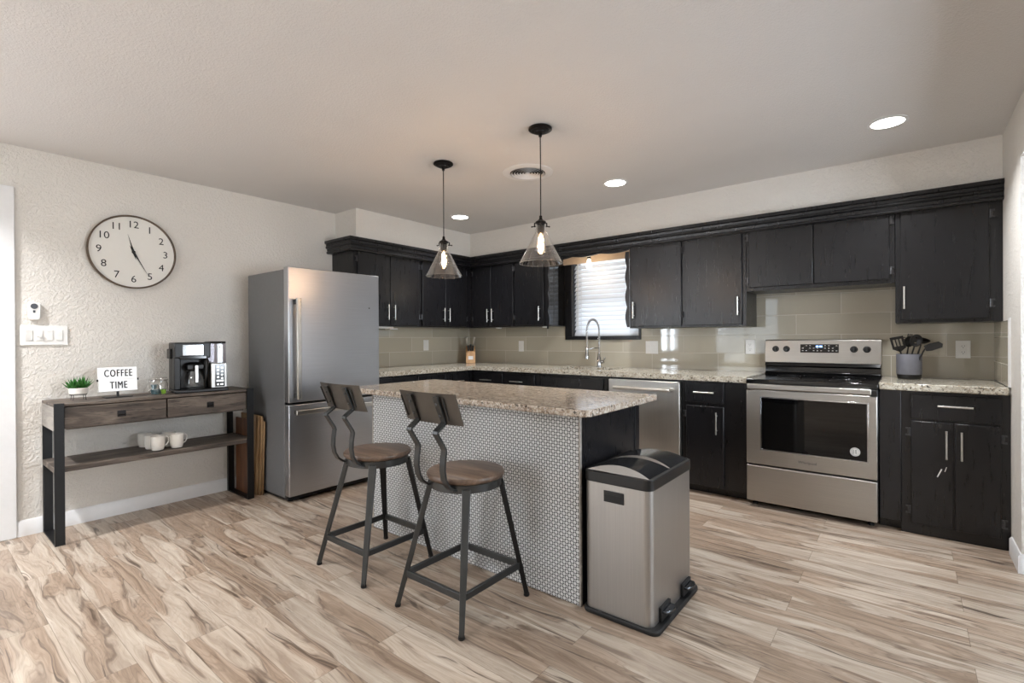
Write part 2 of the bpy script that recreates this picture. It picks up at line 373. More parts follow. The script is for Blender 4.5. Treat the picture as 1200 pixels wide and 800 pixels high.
def build(name, mb, mats, parent=None, bevel=0.0, world=True, seg=2, shade_auto=False):
    me = bpy.data.meshes.new(name); bmesh.ops.recalc_face_normals(mb.bm, faces=mb.bm.faces)
    if parent is not None and world:
        top = parent
        while top.parent: top = top.parent
        bmesh.ops.translate(mb.bm, verts=mb.bm.verts, vec=-top.location)
    mb.bm.to_mesh(me); mb.bm.free(); me.set_sharp_from_angle(angle=R(40))
    o = bpy.data.objects.new(name, me); COL.objects.link(o)
    for m in (mats if isinstance(mats, (list, tuple)) else [mats]): me.materials.append(MAT[m] if isinstance(m, str) else m)
    if parent is not None: o.parent = parent
    if bevel:
        b = o.modifiers.new('bevel', 'BEVEL'); b.width = bevel; b.segments = seg; b.limit_method = 'ANGLE'; b.angle_limit = R(35)
    return o
def tag(o, label=None, cat=None, group=None, kind=None):
    if label: o['label'] = label
    if cat: o['category'] = cat
    if group: o['group'] = group
    if kind: o['kind'] = kind
    return o
def thing(name, label, cat, loc=(0, 0, 0), rz=0.0, group=None):
    o = bpy.data.objects.new(name, None); COL.objects.link(o); o.location = loc; o.rotation_euler = (0, 0, rz)
    o.empty_display_size = 0.1
    return tag(o, label, cat, group)
def struct(name, mb, mats, bevel=0.0): return tag(build(name, mb, mats, bevel=bevel), kind='structure')
def bx(*a): return MB().box(*a)
def dup(root, loc, rz=None, label=None):
    def cp(o, par):
        c = o.copy(); COL.objects.link(c)
        if par: c.parent = par
        for ch in o.children: cp(ch, c)
        return c
    c = cp(root, None); c.location = loc
    if rz is not None: c.rotation_euler = (0, 0, rz)
    if label: c['label'] = label
    return c
def text_mb(s, size, depth, mat4, mb=None, align='CENTER', offset=0.0, space=1.0):
    cu = bpy.data.curves.new('txt', 'FONT'); cu.space_character = space; cu.body = s; cu.size = size; cu.extrude = depth; cu.align_x = align; cu.align_y = 'CENTER'; cu.resolution_u = 3
    cu.offset = offset
    o = bpy.data.objects.new('txt', cu); COL.objects.link(o); dg = bpy.context.evaluated_depsgraph_get()
    me = bpy.data.meshes.new_from_object(o.evaluated_get(dg)); me.transform(mat4)
    mb = mb or MB(); mb.bm.from_mesh(me); bpy.data.objects.remove(o); bpy.data.curves.remove(cu); bpy.data.meshes.remove(me)
    return mb
def frame4(ex, ey, o):   # matrix with text x-axis ex, text y-axis ey, origin o
    ex = Vector(ex).normalized(); ey = Vector(ey).normalized(); ez = ex.cross(ey)
    m = Matrix((ex, ey, ez)).transposed().to_4x4(); m.translation = Vector(o); return m
WX = lambda y, z, x=0.0, sx=1.0: frame4((0, 1, 0), (0, 0, 1), (x, y, z))       # faces +x
WY = lambda x, z, y=0.0: frame4((1, 0, 0), (0, 0, 1), (x, y, z))               # faces -y

# ------------------------------------------------------------------ room
XR = 4.716; YR = -8.6; XH = 6.2
struct('floor', bx(-0.15, XH+0.15, YR-0.15, 0.15, -0.06, 0), 'floor')
struct('ceiling', bx(-0.15, XH+0.15, YR-0.15, 0.15, H, H+0.06), 'ceiling')
wl = MB()
DY0, DY1, DZ = -4.985, -4.105, 2.06     # door opening in the left wall
LW0, LW1, LZ0, LZ1 = -7.15, -6.05, 0.85, 2.1
wl.box(-0.14, 0, DY1, 0.14, 0, H); wl.box(-0.14, 0, DY0, DY1, DZ, H); wl.box(-0.14, 0, LW1, DY0, 0, H)
wl.box(-0.14, 0, LW0, LW1, 0, LZ0); wl.box(-0.14, 0, LW0, LW1, LZ1, H); wl.box(-0.14, 0, YR, LW0, 0, H)
struct('wall_left', wl, 'wall')
WX0, WX1, WZ0, WZ1 = 1.50, 2.25, 1.215, 2.03
wb = MB(); wb.box(0, WX0, 0, 0.14, 0, H); wb.box(WX1, XH, 0, 0.14, 0, H); wb.box(WX0, WX1, 0, 0.14, 0, WZ0); wb.box(WX0, WX1, 0, 0.14, WZ1, H)
struct('wall_back', wb, 'wall')
wr = MB(); wr.box(XR, XR+0.12, -0.93, 0, 0, H); wr.box(XR, XR+0.12, -4.30, -0.93, 2.10, H); wr.box(XR, XR+0.12, YR, -4.30, 0, H)
struct('wall_right', wr, 'wall')
wz = MB(); wz.box(-0.14, 0.4, YR-0.14, YR, 0, H); wz.box(0.4, 1.9, YR-0.14, YR, 0, 0.1); wz.box(0.4, 1.9, YR-0.14, YR, 2.15, H); wz.box(1.9, XH, YR-0.14, YR, 0, H)
struct('wall_rear', wz, 'wall')
wh = MB(); wh.box(XH, XH+0.12, YR, -2.85, 0, H); wh.box(XH, XH+0.12, -1.75, 0.14, 0, H); wh.box(XH, XH+0.12, -2.85, -1.75, 0, 0.6); wh.box(XH, XH+0.12, -2.85, -1.75, 2.2, H)
struct('wall_hall', wh, 'wall')
so = MB(); so.prism([(0, -1.845), (0.337, -1.845), (0.337, -0.337), (XR, -0.337), (XR, 0), (0, 0)], 2.045, H)
struct('wall_soffit', so, 'wall')
# daylight windows of the rest of the room: frame, panes, venetian blinds
def far_window(n, a0, a1, z0, z1, axis, at, sgn, slats=True):
    t = thing('window_%d' % n, None, None, (0, 0, 0)); tag(t, kind='structure')
    def bb(p0, p1, q0, q1, za, zb):
        return (p0, p1, q0, q1, za, zb) if axis == 'x' else (q0, q1, p0, p1, za, zb)
    m = MB(); q0, q1 = sorted((at+sgn*0.02, at-sgn*0.10))
    for (p0, p1, za, zb) in ((a0, a0+0.05, z0, z1), (a1-0.05, a1, z0, z1), (a0, a1, z0, z0+0.05), (a0, a1, z1-0.05, z1), ((a0+a1)/2-0.02, (a0+a1)/2+0.02, z0, z1)):
        m.box(*bb(p0, p1, q0, q1, za, zb))
    build('window_frame', m, 'trimwhite', t)
    q0, q1 = sorted((at-sgn*0.075, at-sgn*0.08)); build('pane', bx(*bb(a0+0.04, a1-0.04, q0, q1, z0+0.04, z1-0.04)), 'pane', t)
    if not slats: return t
    m = MB(); z = z0+0.08
    while z < z1-0.06:
        q0, q1 = sorted((at-sgn*0.02, at-sgn*0.055)); m.box(*bb(a0+0.06, a1-0.06, q0, q1, z, z+0.006)); z += 0.045
    build('blind_slats', m, 'blind', t); return t
far_window(2, 0.4, 1.9, 0.1, 2.15, 'x', YR, 1, False)
far_window(3, LW0, LW1, LZ0, LZ1, 'y', 0.0, 1)
far_window(4, -2.85, -1.75, 0.6, 2.2, 'y', XH, -1)

# door with casing on the left wall (only the casing edge is in view)
d1 = thing('door_1', None, None, (0, DY1, 0)); tag(d1, kind='structure')
m = MB(); cw = 0.085
m.box(0.0, 0.02, DY1, DY1+cw, 0, DZ+cw); m.box(0.0, 0.02, DY0-cw, DY0, 0, DZ+cw); m.box(0.0, 0.02, DY0, DY1, DZ, DZ+cw)
build('door_casing', m, 'trimwhite', d1, 0.004)
m = MB(); m.box(-0.06, -0.02, DY0+0.003, DY1-0.003, 0.005, DZ-0.003)
for za, zb in ((0.2, 0.9), (1.05, 1.9)):
    for ya in (DY0+0.1, DY0+0.49): m.box(-0.021, -0.012, ya, ya+0.29, za, zb)
build('door_panel', m, 'trimwhite', d1, 0.004)
build('door_knob', MB().lathe([(0.012, -0.02), (0.012, 0.02), (0.027, 0.03), (0.027, 0.05), (0.01, 0.06)], (0, DY1-0.07, 0.95), ax='x'), 'nickel', d1)

def baseb(name, segs):
    m = MB()
    for (axis, at, a, b, sg) in segs:
        pr = [(0, 0), (0.014, 0), (0.014, 0.085), (0.006, 0.097), (0, 0.097)]
        pts0 = [((at+sg*p, a, z) if axis == 'x' else (a, at+sg*p, z)) for p, z in pr]
        pts1 = [((at+sg*p, b, z) if axis == 'x' else (b, at+sg*p, z)) for p, z in pr]
        m.hexa(pts0, pts1)
    return struct(name, m, 'trimwhite')
baseb('baseboard_left', [('x', 0, DY1+cw, -1.90, 1), ('x', 0, YR, DY0-cw, 1)])
baseb('baseboard_right', [('x', XR, -0.944, -0.66, -1), ('y', -0.93, XR, XR+0.12, -1), ('x', XR, YR, -4.30, -1)])
baseb('baseboard_rear', [('y', YR, 0, XR, 1)])

# kitchen window in the back wall
w1 = thing('window_1', None, None, (0, 0, 0)); tag(w1, kind='structure')
m = MB(); m.box(1.417, 1.50, -0.02, 0.0, 1.183, 2.045); m.box(2.25, 2.272, -0.02, 0.0, 1.183, 2.05); m.box(1.455, 2.272, -0.03, 0.0, 1.183, 1.215)
m.box(1.50, 1.508, 0, 0.11, WZ0, WZ1); m.box(2.242, 2.25, 0, 0.11, WZ0, WZ1); m.box(1.50, 2.25, 0, 0.11, WZ0, WZ0+0.006)
build('window_frame', m, 'cab', w1, 0.002)
m = MB(); m.box(1.508, 1.55, 0.085, 0.12, WZ0, WZ1); m.box(2.20, 2.242, 0.085, 0.12, WZ0, WZ1); m.box(1.508, 2.242, 0.085, 0.12, WZ0, WZ0+0.04); m.box(1.508, 2.242, 0.085, 0.12, 1.60, 1.64); m.box(1.508, 2.242, 0.085, 0.12, WZ1-0.04, WZ1)
build('window_sash', m, 'trimwhite', w1, 0.002)
build('pane', bx(1.54, 2.21, 0.10, 0.104, WZ0+0.03, WZ1-0.03), 'pane', w1)

# backsplash
m = MB()
for x0, x1, z1 in ((0.009, 1.417, 1.3245), (2.272, 3.285, 1.2855), (3.285, 4.20, 1.5525), (4.20, XR-0.008, 1.2855)): m.box(x0, x1, -0.0085, -0.0005, 0.9125, z1)
m.box(1.417, 2.272, -0.0085, -0.0005, 0.9125, 1.182)
tag(build('tile_backsplash', m, 'tile_x'), 'glossy taupe glass tile backsplash on the back wall behind stove and faucet', 'backsplash')
tag(build('tile_backsplash', bx(0.0005, 0.0085, -1.90, -0.009, 0.9125, 1.3245), 'tile_y'), 'glossy taupe glass tile backsplash on the wall beside the fridge', 'backsplash')
bs = thing('tile_backsplash', 'narrow return of taupe glass tile on the right side wall, with white edge', 'backsplash', (XR, -0.3, 0.9125))
build('side_tiles', bx(XR-0.008, XR, -0.60, 0, 0.9125, 1.2855), 'tile_y', bs); build('edge_trim', bx(XR-0.010, XR, -0.625, -0.60, 0.9125, 1.30), 'trimwhite', bs)

# ------------------------------------------------------------------ upper cabinets, crown, valance
def pull(name, mb_parent, p, length, vert=True, out=(0, -1, 0)):
    """bar pull: p = centre on the door face"""
    o = Vector(out); p = Vector(p); ax = Vector((0, 0, 1)) if vert else (Vector((1, 0, 0)) if abs(o.y) > 0.5 else Vector((0, 1, 0)))
    m = MB(); c = p+o*0.030
    m.tube([c-ax*length/2, c+ax*length/2], 0.006, 10)
    for s in (-1, 1): m.tube([p+ax*s*length*0.33, c+ax*s*length*0.33], 0.0045, 8)
    return build(name, m, 'nickel', mb_parent)
def hinge(door, p, out):
    o = Vector(out); ax = Vector((1, 0, 0)) if abs(o.y) > 0.5 else Vector((0, 1, 0)); p = Vector(p); m = MB()
    m.tube([p+Vector((0, 0, -0.024))+o*0.003, p+Vector((0, 0, 0.024))+o*0.003], 0.0042, 8)
    for s in (-1, 1):
        for zz in (-0.02, 0.02):
            q = p+ax*s*0.011+Vector((0, 0, zz)); e = ax*0.009+Vector((0, 0, 0.005))+Vector([abs(x) for x in o])*0.0015
            m.box(q.x-e.x, q.x+e.x, q.y-e.y, q.y+e.y, q.z-e.z, q.z+e.z)
        q = p+ax*s*0.006; e = ax*0.0045+Vector((0, 0, 0.020))+Vector([abs(x) for x in o])*0.0012
        m.box(q.x-e.x, q.x+e.x, q.y-e.y, q.y+e.y, q.z-e.z, q.z+e.z)
    build('hinge', m, 'hinge', door)
def door_y(root, x0, x1, z0, z1, yf, handle=None, hz=None, hinge_side=None, mat='cab', nm='door', vert=True, hlen=0.145, th=0.018, panel=False):
    """door or drawer front facing -y, back face at yf"""
    m = bx(x0, x1, yf-th, yf, z0, z1); d = build(nm, m, mat, root, 0.004)
    if handle is not None: pull('handle', d, (handle, yf-th, hz), hlen, vert)
    if hinge_side:
        hx = x0-0.006 if hinge_side == 'l' else x1+0.006
        for zz in (z0+(z1-z0)*0.13, z1-(z1-z0)*0.11): hinge(d, (hx, yf-th*0.6, zz), (0, -1, 0))
    return d
def door_x(root, y0, y1, z0, z1, xf, handle=None, hz=None, hinge_side=None, mat='cab', nm='door', vert=True, hlen=0.145, th=0.018):
    d = build(nm, bx(xf, xf+th, y0, y1, z0, z1), mat, root, 0.004)
    if handle is not None: pull('handle', d, (xf+th, handle, hz), hlen, vert, (1, 0, 0))
    if hinge_side:
        hy = y0-0.006 if hinge_side == 'l' else y1+0.006
        for zz in (z0+(z1-z0)*0.13, z1-(z1-z0)*0.11): hinge(d, (xf+th*0.6, hy, zz), (1, 0, 0))
    return d
UT = 2.045; YF = -0.341
def upper(label, x0, x1, z0, loc=None):
    t = thing('upper_cabinet', label, 'cabinet', ((x0+x1)/2, -0.17, z0))
    build('body', bx(x0, x1, YF, -0.009, z0, UT-0.0005), 'cab', t, 0.002)
    return t
# left run (against the clock wall), faces +x
c = thing('upper_cabinet', 'black two-door wall cabinet at the end of the run, partly above the fridge', 'cabinet', (0.17, -1.48, 1.325))
build('body', bx(0.001, 0.341, -1.882, -1.092, 1.325, UT), 'cab', c, 0.002)
door_x(c, -1.842, -1.485, 1.338, 2.015, 0.341, -1.522, 1.46, 'l'); door_x(c, -1.479, -1.122, 1.338, 2.015, 0.341, -1.446, 1.46, 'r')
c = thing('upper_cabinet', 'black two-door wall cabinet between the fridge-side cabinet and the corner', 'cabinet', (0.17, -0.74, 1.325))
build('body', bx(0.001, 0.341, -1.0915, -0.3415, 1.325, UT), 'cab', c, 0.002)
door_x(c, -1.078, -0.756, 1.338, 2.015, 0.341, -0.79, 1.46, 'l'); door_x(c, -0.750, -0.425, 1.338, 2.015, 0.341, -0.715, 1.46, 'r')
# back run, faces -y
c = upper('black three-door wall cabinet between the corner and the window', 0.001, 1.415, 1.325)
door_y(c, 0.392, 0.662, 1.338, 2.015, YF, 0.632, 1.455, 'l'); door_y(c, 0.668, 0.978, 1.338, 2.015, YF, 0.698, 1.455, 'r')
door_y(c, 1.004, 1.375, 1.338, 2.015, YF, 1.333, 1.455, 'l')
build('side_panel', bx(1.415, 1.4153, -0.335, -0.022, 1.335, 1.99), 'blackgloss', c)
c = upper('black two-door wall cabinet just right of the window', 2.312, 3.290, 1.286)
door_y(c, 2.335, 2.786, 1.300, 2.012, YF, 2.363, 1.445, 'r'); door_y(c, 2.812, 3.262, 1.300, 2.012, YF, 3.235, 1.445, 'l')
c = upper('short black two-door wall cabinet above the stove', 3.2915, 4.205, 1.553)
door_y(c, 3.312, 3.738, 1.580, 2.015, YF, hinge_side='l'); door_y(c, 3.744, 4.176, 1.580, 2.015, YF, hinge_side='r')
c = upper('single-door black wall cabinet in the right corner', 4.2065, 4.7155, 1.286)
door_y(c, 4.232, 4.655, 1.306, 2.015, YF, 4.252, 1.45, 'r')

cr = thing('crown_molding', 'stepped black crown molding running along the top of the wall cabinets', 'molding', (0, 0, 2.01))
prof = [(0.0, 2.005), (0.050, 2.005), (0.058, 2.012), (0.058, 2.022), (0.050, 2.028), (0.052, 2.048), (0.066, 2.058), (0.066, 2.068), (0.060, 2.074), (0.062, 2.092), (0.076, 2.098), (0.076, 2.122), (0.0, 2.122)]
m = MB(); path = []
for d, z in prof:
    d -= 0.0; path.append([m.v(p) for p in ((0.001, -1.883-d, z), (0.342+d, -1.883-d, z), (0.342+d, -0.342-d, z), (XR-0.001, -0.342-d, z))])
n = len(path)
for i in range(n):
    a, b = path[i], path[(i+1) % n]
    for k in range(3): m.f([a[k], a[k+1], b[k+1], b[k]])
m.f([p[0] for p in path]); m.f([p[3] for p in path][::-1])
build('molding', m, 'cab', cr)

va = thing('scalloped_valance', 'black valance board with scalloped edges framing the kitchen window', 'valance', (1.87, -0.35, 1.29))
def scallop(t_, amp, per): return amp*abs(math.sin(PI*t_/per))
N = 60; m = MB(); xs = [1.4155+(2.3115-1.4155)*i/N for i in range(N+1)]
m.prism([(x, 2.012-0.020-scallop(x-1.4155, 0.016, 0.30)) for x in xs]+[(2.3115, 2.045), (1.4155, 2.045)], YF-0.014, YF, 'y'); build('top_board', m, 'cab', va, 0.001)
zs = [1.296+(1.975-1.296)*i/N for i in range(N+1)]
m = MB(); m.prism([(2.3115-0.020-scallop(z-1.296, 0.017, 0.18), z) for z in zs]+[(2.3115, 1.975), (2.3115, 1.296)], YF-0.014, YF, 'y'); build('right_board', m, 'cab', va, 0.001)
m = MB(); m.prism([(1.4155+0.010+scallop(z-1.296, 0.017, 0.18), z) for z in zs]+[(1.4155, 1.975), (1.4155, 1.296)], YF-0.014, YF, 'y'); build('left_board', m, 'cab', va, 0.001)

hd = thing('window_header', 'bare tan wooden board above the window, behind the valance', 'board', (1.87, -0.05, 2.0))
build('board', bx(1.4155, 2.3115, -0.05, -0.021, 1.972, 2.0445), 'header_bulb_lit', hd, 0.002)
sb = thing('bare_bulb_light', 'bare vintage bulb in a socket hanging in front of the kitchen window blind', 'light', (1.815, -0.20, 2.045))
build('ceiling_socket', MB().lathe([(0.032, 2.045), (0.032, 2.035), (0.02, 2.025), (0.018, 1.985), (0.015, 1.98)], (1.815, -0.2, 0), 20), 'bronze', sb)
bp = [(0.012, 1.985), (0.014, 1.972), (0.024, 1.945), (0.028, 1.92), (0.024, 1.898), (0.012, 1.885), (0.0, 1.882)]
build('bulb', MB().lathe(bp, (1.815, -0.2, 0), 20), 'bulbwarm', sb)
pd = bpy.data.lights.new('bulb_glow', 'POINT'); pd.energy = 1.3; pd.color = (1.0, 0.80, 0.58); pd.shadow_soft_size = 0.03
po = bpy.data.objects.new('bulb_glow', pd); po.location = (1.815, -0.2, 1.85); COL.objects.link(po)

# venetian blind
bl = thing('venetian_blind', 'white slatted blind lowered in the kitchen window', 'blind', (1.87, 0.03, 1.22))
build('headrail', bx(1.512, 2.238, 0.012, 0.060, 1.985, 2.028), 'blind', bl, 0.003)
m = MB(); z = 1.262
while z < 1.98:
    a = R(57); cy = 0.036; hw = 0.0255; pts = []
    for i in range(7):
        s = -1+2*i/6; hgt = 0.0035*(1-s*s); pts.append((cy+s*hw*math.cos(a)-hgt*math.sin(a)*0, z+s*hw*math.sin(a)*1.0+hgt))
    pts = [(p[0], p[1]) for p in pts]; low = [(p[0], p[1]-0.0028) for p in pts[::-1]]
    m.prism(pts+low, 1.514, 2.236, 'x')
    z += 0.0455
sl = build('slats', m, 'blind', bl)
build('bottom_rail', bx(1.514, 2.236, 0.016, 0.058, 1.222, 1.240), 'blind', bl, 0.003)
for x in (1.60, 2.15):
    for y in (0.010, 0.060): build('ladder_cord', bx(x-0.0012, x+0.0012, y, y+0.002, 1.24, 1.99), 'white', bl)
build('tilt_wand', MB().tube([(1.565, -0.002, 1.98), (1.568, -0.006, 1.32)], 0.004, 8), 'white', bl)

# under-cabinet fixtures
for x in (0.66, 1.30):
    p = build('puck_light', MB().lathe([(0.032, 1.3245), (0.034, 1.318), (0.032, 1.312), (0.0, 1.311)], (x, -0.22, 0), 24), 'white')
    tag(p, 'small white puck light under the cabinet %s' % ('nearest the knife block' if x < 1 else 'just left of the window'), 'light')
u = thing('under_cabinet_bracket', 'white bracket under the wall cabinet beside the fridge', 'bracket', (0.2, -1.5, 1.3))
build('plate', bx(0.10, 0.30, -1.62, -1.40, 1.306, 1.3245), 'white', u, 0.003); build('arm', bx(0.16, 0.24, -1.40, -1.30, 1.296, 1.310), 'white', u, 0.003)

# ------------------------------------------------------------------ base cabinets and counters
BT = 0.868; BYF = -0.612
def base_cab(label, x0, x1, toe=True, mat='cab', z0=0.06):
    t = thing('base_cabinet', label, 'cabinet', ((x0+x1)/2, -0.3, 0))
    m = bx(x0, x1, BYF, -0.001, z0, BT); build('body', m, mat, t, 0.002)
    if toe: build('toe_kick', bx(x0, x1, -0.555, -0.02, 0, z0+0.001), 'cab', t)
    return t
# left run faces +x
c = thing('base_cabinet', 'black base cabinet with three drawers between the fridge and the corner', 'cabinet', (0.3, -1.25, 0))
build('body', bx(0.001, 0.612, -1.88, -0.6125, 0.06, BT), 'cab', c, 0.002); build('toe_kick', bx(0.02, 0.555, -1.88, -0.6125, 0, 0.061), 'cab', c)
for y0, y1 in ((-1.83, -1.385), (-1.372, -1.032), (-1.020, -0.69)):
    door_x(c, y0, y1, 0.705, 0.848, 0.612, (y0+y1)/2, 0.765, nm='drawer', vert=False)
    door_x(c, y0, y1, 0.075, 0.690, 0.612, y1-0.04, 0.58)
c = base_cab('black base cabinet with two drawers between the corner and the sink', 0.001, 1.480)
for x0, x1 in ((0.66, 1.050), (1.062, 1.455)):
    door_y(c, x0, x1, 0.705, 0.848, BYF, (x0+x1)/2-0.01, 0.772, nm='drawer', vert=False, hlen=0.16); door_y(c, x0, x1, 0.075, 0.690, BYF, x1-0.04, 0.58)
c = thing('base_cabinet', 'black sink base cabinet under the faucet', 'cabinet', (1.86, -0.3, 0))
m = MB(); m.box(1.481, 1.50, BYF, -0.001, 0.06, BT); m.box(2.235, 2.254, BYF, -0.001, 0.06, BT); m.box(1.50, 2.235, BYF, BYF+0.02, 0.06, BT); m.box(1.50, 2.235, BYF+0.02, -0.001, 0.06, 0.08)
build('body', m, 'cab', c, 0.002); build('toe_kick', bx(1.481, 2.254, -0.555, -0.02, 0, 0.061), 'cab', c)
door_y(c, 1.535, 2.195, 0.705, 0.842, BYF, nm='false_drawer'); door_y(c, 1.535, 1.862, 0.075, 0.690, BYF, 1.83, 0.58); door_y(c, 1.868, 2.195, 0.075, 0.690, BYF, 1.90, 0.58)
c = base_cab('narrow black base cabinet with one drawer between dishwasher and stove', 2.884, 3.361, mat='worn')
door_y(c, 2.912, 3.200, 0.703, 0.858, BYF, 3.058, 0.782, nm='drawer', vert=False, hlen=0.15, mat='cab')
door_y(c, 2.918, 3.198, 0.068, 0.676, BYF, 3.150, 0.555, 'l', hlen=0.165, mat='cab')
c = thing('filler_panel', 'plain black filler panel immediately right of the stove', 'cabinet panel', (4.19, -0.3, 0))
build('panel', bx(4.129, 4.236, -0.628, -0.02, 0.065, BT), 'cab', c, 0.003); build('toe_kick', bx(4.129, 4.236, -0.56, -0.02, 0, 0.065), 'cab', c)
c = base_cab('black base cabinet with one drawer and two doors against the right wall', 4.2365, 4.7155, toe=False, mat='worn', z0=0.0)
door_y(c, 4.282, 4.680, 0.702, 0.850, BYF, 4.483, 0.787, nm='drawer', vert=False, hlen=0.155, mat='cab')
dd = door_y(c, 4.283, 4.475, 0.066, 0.688, BYF, 4.444, 0.562, 'l', hlen=0.165, mat='cab')
m = MB(); m.bar((4.424, BYF-0.0185, 0.415), (4.404, BYF-0.0185, 0.365), 0.006, 0.001); m.bar((4.446, BYF-0.0185, 0.430), (4.438, BYF-0.0185, 0.402), 0.004, 0.001)
build('paint_chip', m, 'paper', dd)
door_y(c, 4.483, 4.676, 0.066, 0.688, BYF, 4.510, 0.562, 'r', hlen=0.165, mat='cab')
# counters
SX0, SX1, SY0, SY1 = 1.55, 2.18, -0.53, -0.16
ct = thing('granite_countertop', 'speckled granite worktop running from the fridge around the corner to the stove', 'countertop', (0.3, -0.3, 0.868))
m = MB(); zt = 0.912
for a in ((0.0095, 0.652, -1.895, -0.650), (0.0095, SX0, -0.650, -0.0095), (SX0, SX1, -0.650, SY0), (SX0, SX1, SY1, -0.0095), (SX1, 3.362, -0.650, -0.0095)): m.box(*a, 0.869, zt)
bmesh.ops.remove_doubles(m.bm, verts=m.bm.verts, dist=1e-4)
build('slab', m, 'granite', ct)
ct = thing('granite_countertop', 'short granite worktop between the stove and the right wall', 'countertop', (4.42, -0.3, 0.868))
build('slab', bx(4.128, XR-0.0105, -0.650, -0.0095, 0.869, zt), 'granite', ct, 0.006)
sk = thing('undermount_sink', 'stainless undermount sink below the faucet', 'sink', (1.865, -0.345, 0.70))
m = MB(); m.box(SX0-0.004, SX0, SY0, SY1, 0.70, 0.868); m.box(SX1, SX1+0.004, SY0, SY1, 0.70, 0.868); m.box(SX0-0.004, SX1+0.004, SY0-0.004, SY0, 0.70, 0.868); m.box(SX0-0.004, SX1+0.004, SY1, SY1+0.004, 0.70, 0.868); m.box(SX0-0.004, SX1+0.004, SY0-0.004, SY1+0.004, 0.696, 0.70)
build('basin', m, 'steel_h', sk); build('drain', MB().lathe([(0.04, 0.7002), (0.04, 0.703), (0.03, 0.704), (0.0, 0.702)], (1.865, -0.34, 0), 24), 'chrome', sk)
# faucet
FX, FY = 1.87, -0.105
fa = thing('kitchen_faucet', 'chrome spring-neck pull-down kitchen faucet behind the sink', 'faucet', (FX, FY, 0.912))
build('base', MB().lathe([(0.027, 0.9125), (0.027, 0.92), (0.020, 0.925), (0.020, 1.005), (0.016, 1.01), (0.012, 1.05), (0.0, 1.052)], (FX, FY, 0), 24), 'chrome', fa)
build('handle', MB().tube([(FX+0.015, FY, 0.962), (FX+0.052, FY-0.002, 0.965)], 0.016, 14).tube([(FX+0.048, FY-0.002, 0.97), (FX+0.075, FY-0.02, 1.005)], 0.006, 8), 'chrome', fa)
core = [(FX, FY, 1.04), (FX, FY, 1.27)]+[(FX-0.012*(1-math.cos(a)), FY-0.098*(1-math.cos(a)), 1.27+0.112*math.sin(a)) for a in [PI*i/14 for i in range(1, 14)]]+[(FX-0.024, FY-0.196, 1.27), (FX-0.024, FY-0.196, 1.10)]
build('hose', MB().tube(core, 0.006, 10), 'steel_h', fa)
m = MB(); P = []; seg = [Vector(p) for p in core]; L = [0]
for a, b in zip(seg, seg[1:]): L.append(L[-1]+(b-a).length)
turns = 60; K = turns*10
for i in range(K+1):
    s = L[-1]*0.93*i/K; j = max(k for k in range(len(L)) if L[k] <= s+1e-9); j = min(j, len(seg)-2)
    d = (seg[j+1]-seg[j]).normalized(); p = seg[j]+d*(s-L[j]); e1 = Vector((1, 0, 0)); e1 = (e1-d*e1.dot(d)).normalized(); e2 = d.cross(e1)
    an = 2*PI*turns*i/K; P.append(p+(e1*math.cos(an)+e2*math.sin(an))*0.0105)
build('spring', m.tube(P, 0.0017, 5), 'chrome', fa)
build('spray_head', MB().lathe([(0.012, 1.115), (0.015, 1.10), (0.015, 1.05), (0.019, 1.04), (0.019, 1.0), (0.0, 0.998)], (FX-0.024, FY-0.196, 0), 20), 'chrome', fa)
build('support_arm', MB().tube([(FX, FY, 1.10), (FX-0.012, FY-0.1, 1.10), (FX-0.024, FY-0.178, 1.085)], 0.005, 8), 'chrome', fa)

# dishwasher
dw = thing('dishwasher', 'stainless steel dishwasher between the sink cabinet and the narrow drawer cabinet', 'dishwasher', (2.57, -0.3, 0))
build('body', bx(2.258, 2.880, -0.60, -0.02, 0.02, 0.862), 'blackplastic', dw)
dr = build('door', bx(2.262, 2.876, -0.655, -0.602, 0.105, 0.850), 'steel_dw', dw, 0.006, seg=3)
m = MB(); m.tube([(2.33, -0.700, 0.785), (2.815, -0.700, 0.785)], 0.0125, 16)
for x in (2.335, 2.81): m.tube([(x, -0.655, 0.785), (x, -0.700, 0.785)], 0.010, 12)
build('handle', m, 'nickel', dr)
build('toe_panel', bx(2.262, 2.876, -0.575, -0.56, 0.0, 0.10), 'blackplastic', dw)

# range
ra = thing('electric_range', 'stainless steel freestanding electric stove with a black glass oven door', 'stove', (3.745, -0.35, 0))
X0, X1 = 3.366, 4.124
build('body', bx(X0, X1, -0.632, -0.03, 0.03, 0.868), 'blackgloss', ra, 0.003)
m = MB(); m.box(X0-0.002, X1+0.002, -0.672, -0.065, 0.869, 0.903); ck = build('cooktop', m, 'blackgloss', ra, 0.005)
m = MB()
for (x, y, q) in ((3.56, -0.50, 0.115), (3.94, -0.50, 0.09), (3.56, -0.22, 0.08), (3.94, -0.22, 0.10)): m.lathe([(q, 0.9031), (q, 0.9036), (q-0.003, 0.9036), (q-0.003, 0.9031)], (x, y, 0), 40, caps=False)
build('burner_ring', m, 'gunmetal', ck)
dr = build('oven_door', bx(X0+0.002, X1-0.002, -0.688, -0.634, 0.306, 0.828), 'steel_h', ra, 0.006, seg=3)
m = MB(); m.box(3.466, 4.070, -0.6905, -0.686, 0.415, 0.776); build('window', m, 'oven', dr, 0.002)
m = MB()
for a in ((3.458, 4.078, 0.407, 0.415), (3.458, 4.078, 0.776, 0.784), (3.458, 3.466, 0.415, 0.776), (4.070, 4.078, 0.415, 0.776)): m.box(a[0], a[1], -0.6912, -0.686, a[2], a[3])
build('window_trim', m, 'chrome', dr, 0.001)
m = MB(); m.box(3.385, 4.095, -0.745, -0.715, 0.838, 0.874); build('door_handle', m, 'steel_h', dr, 0.007, seg=3)
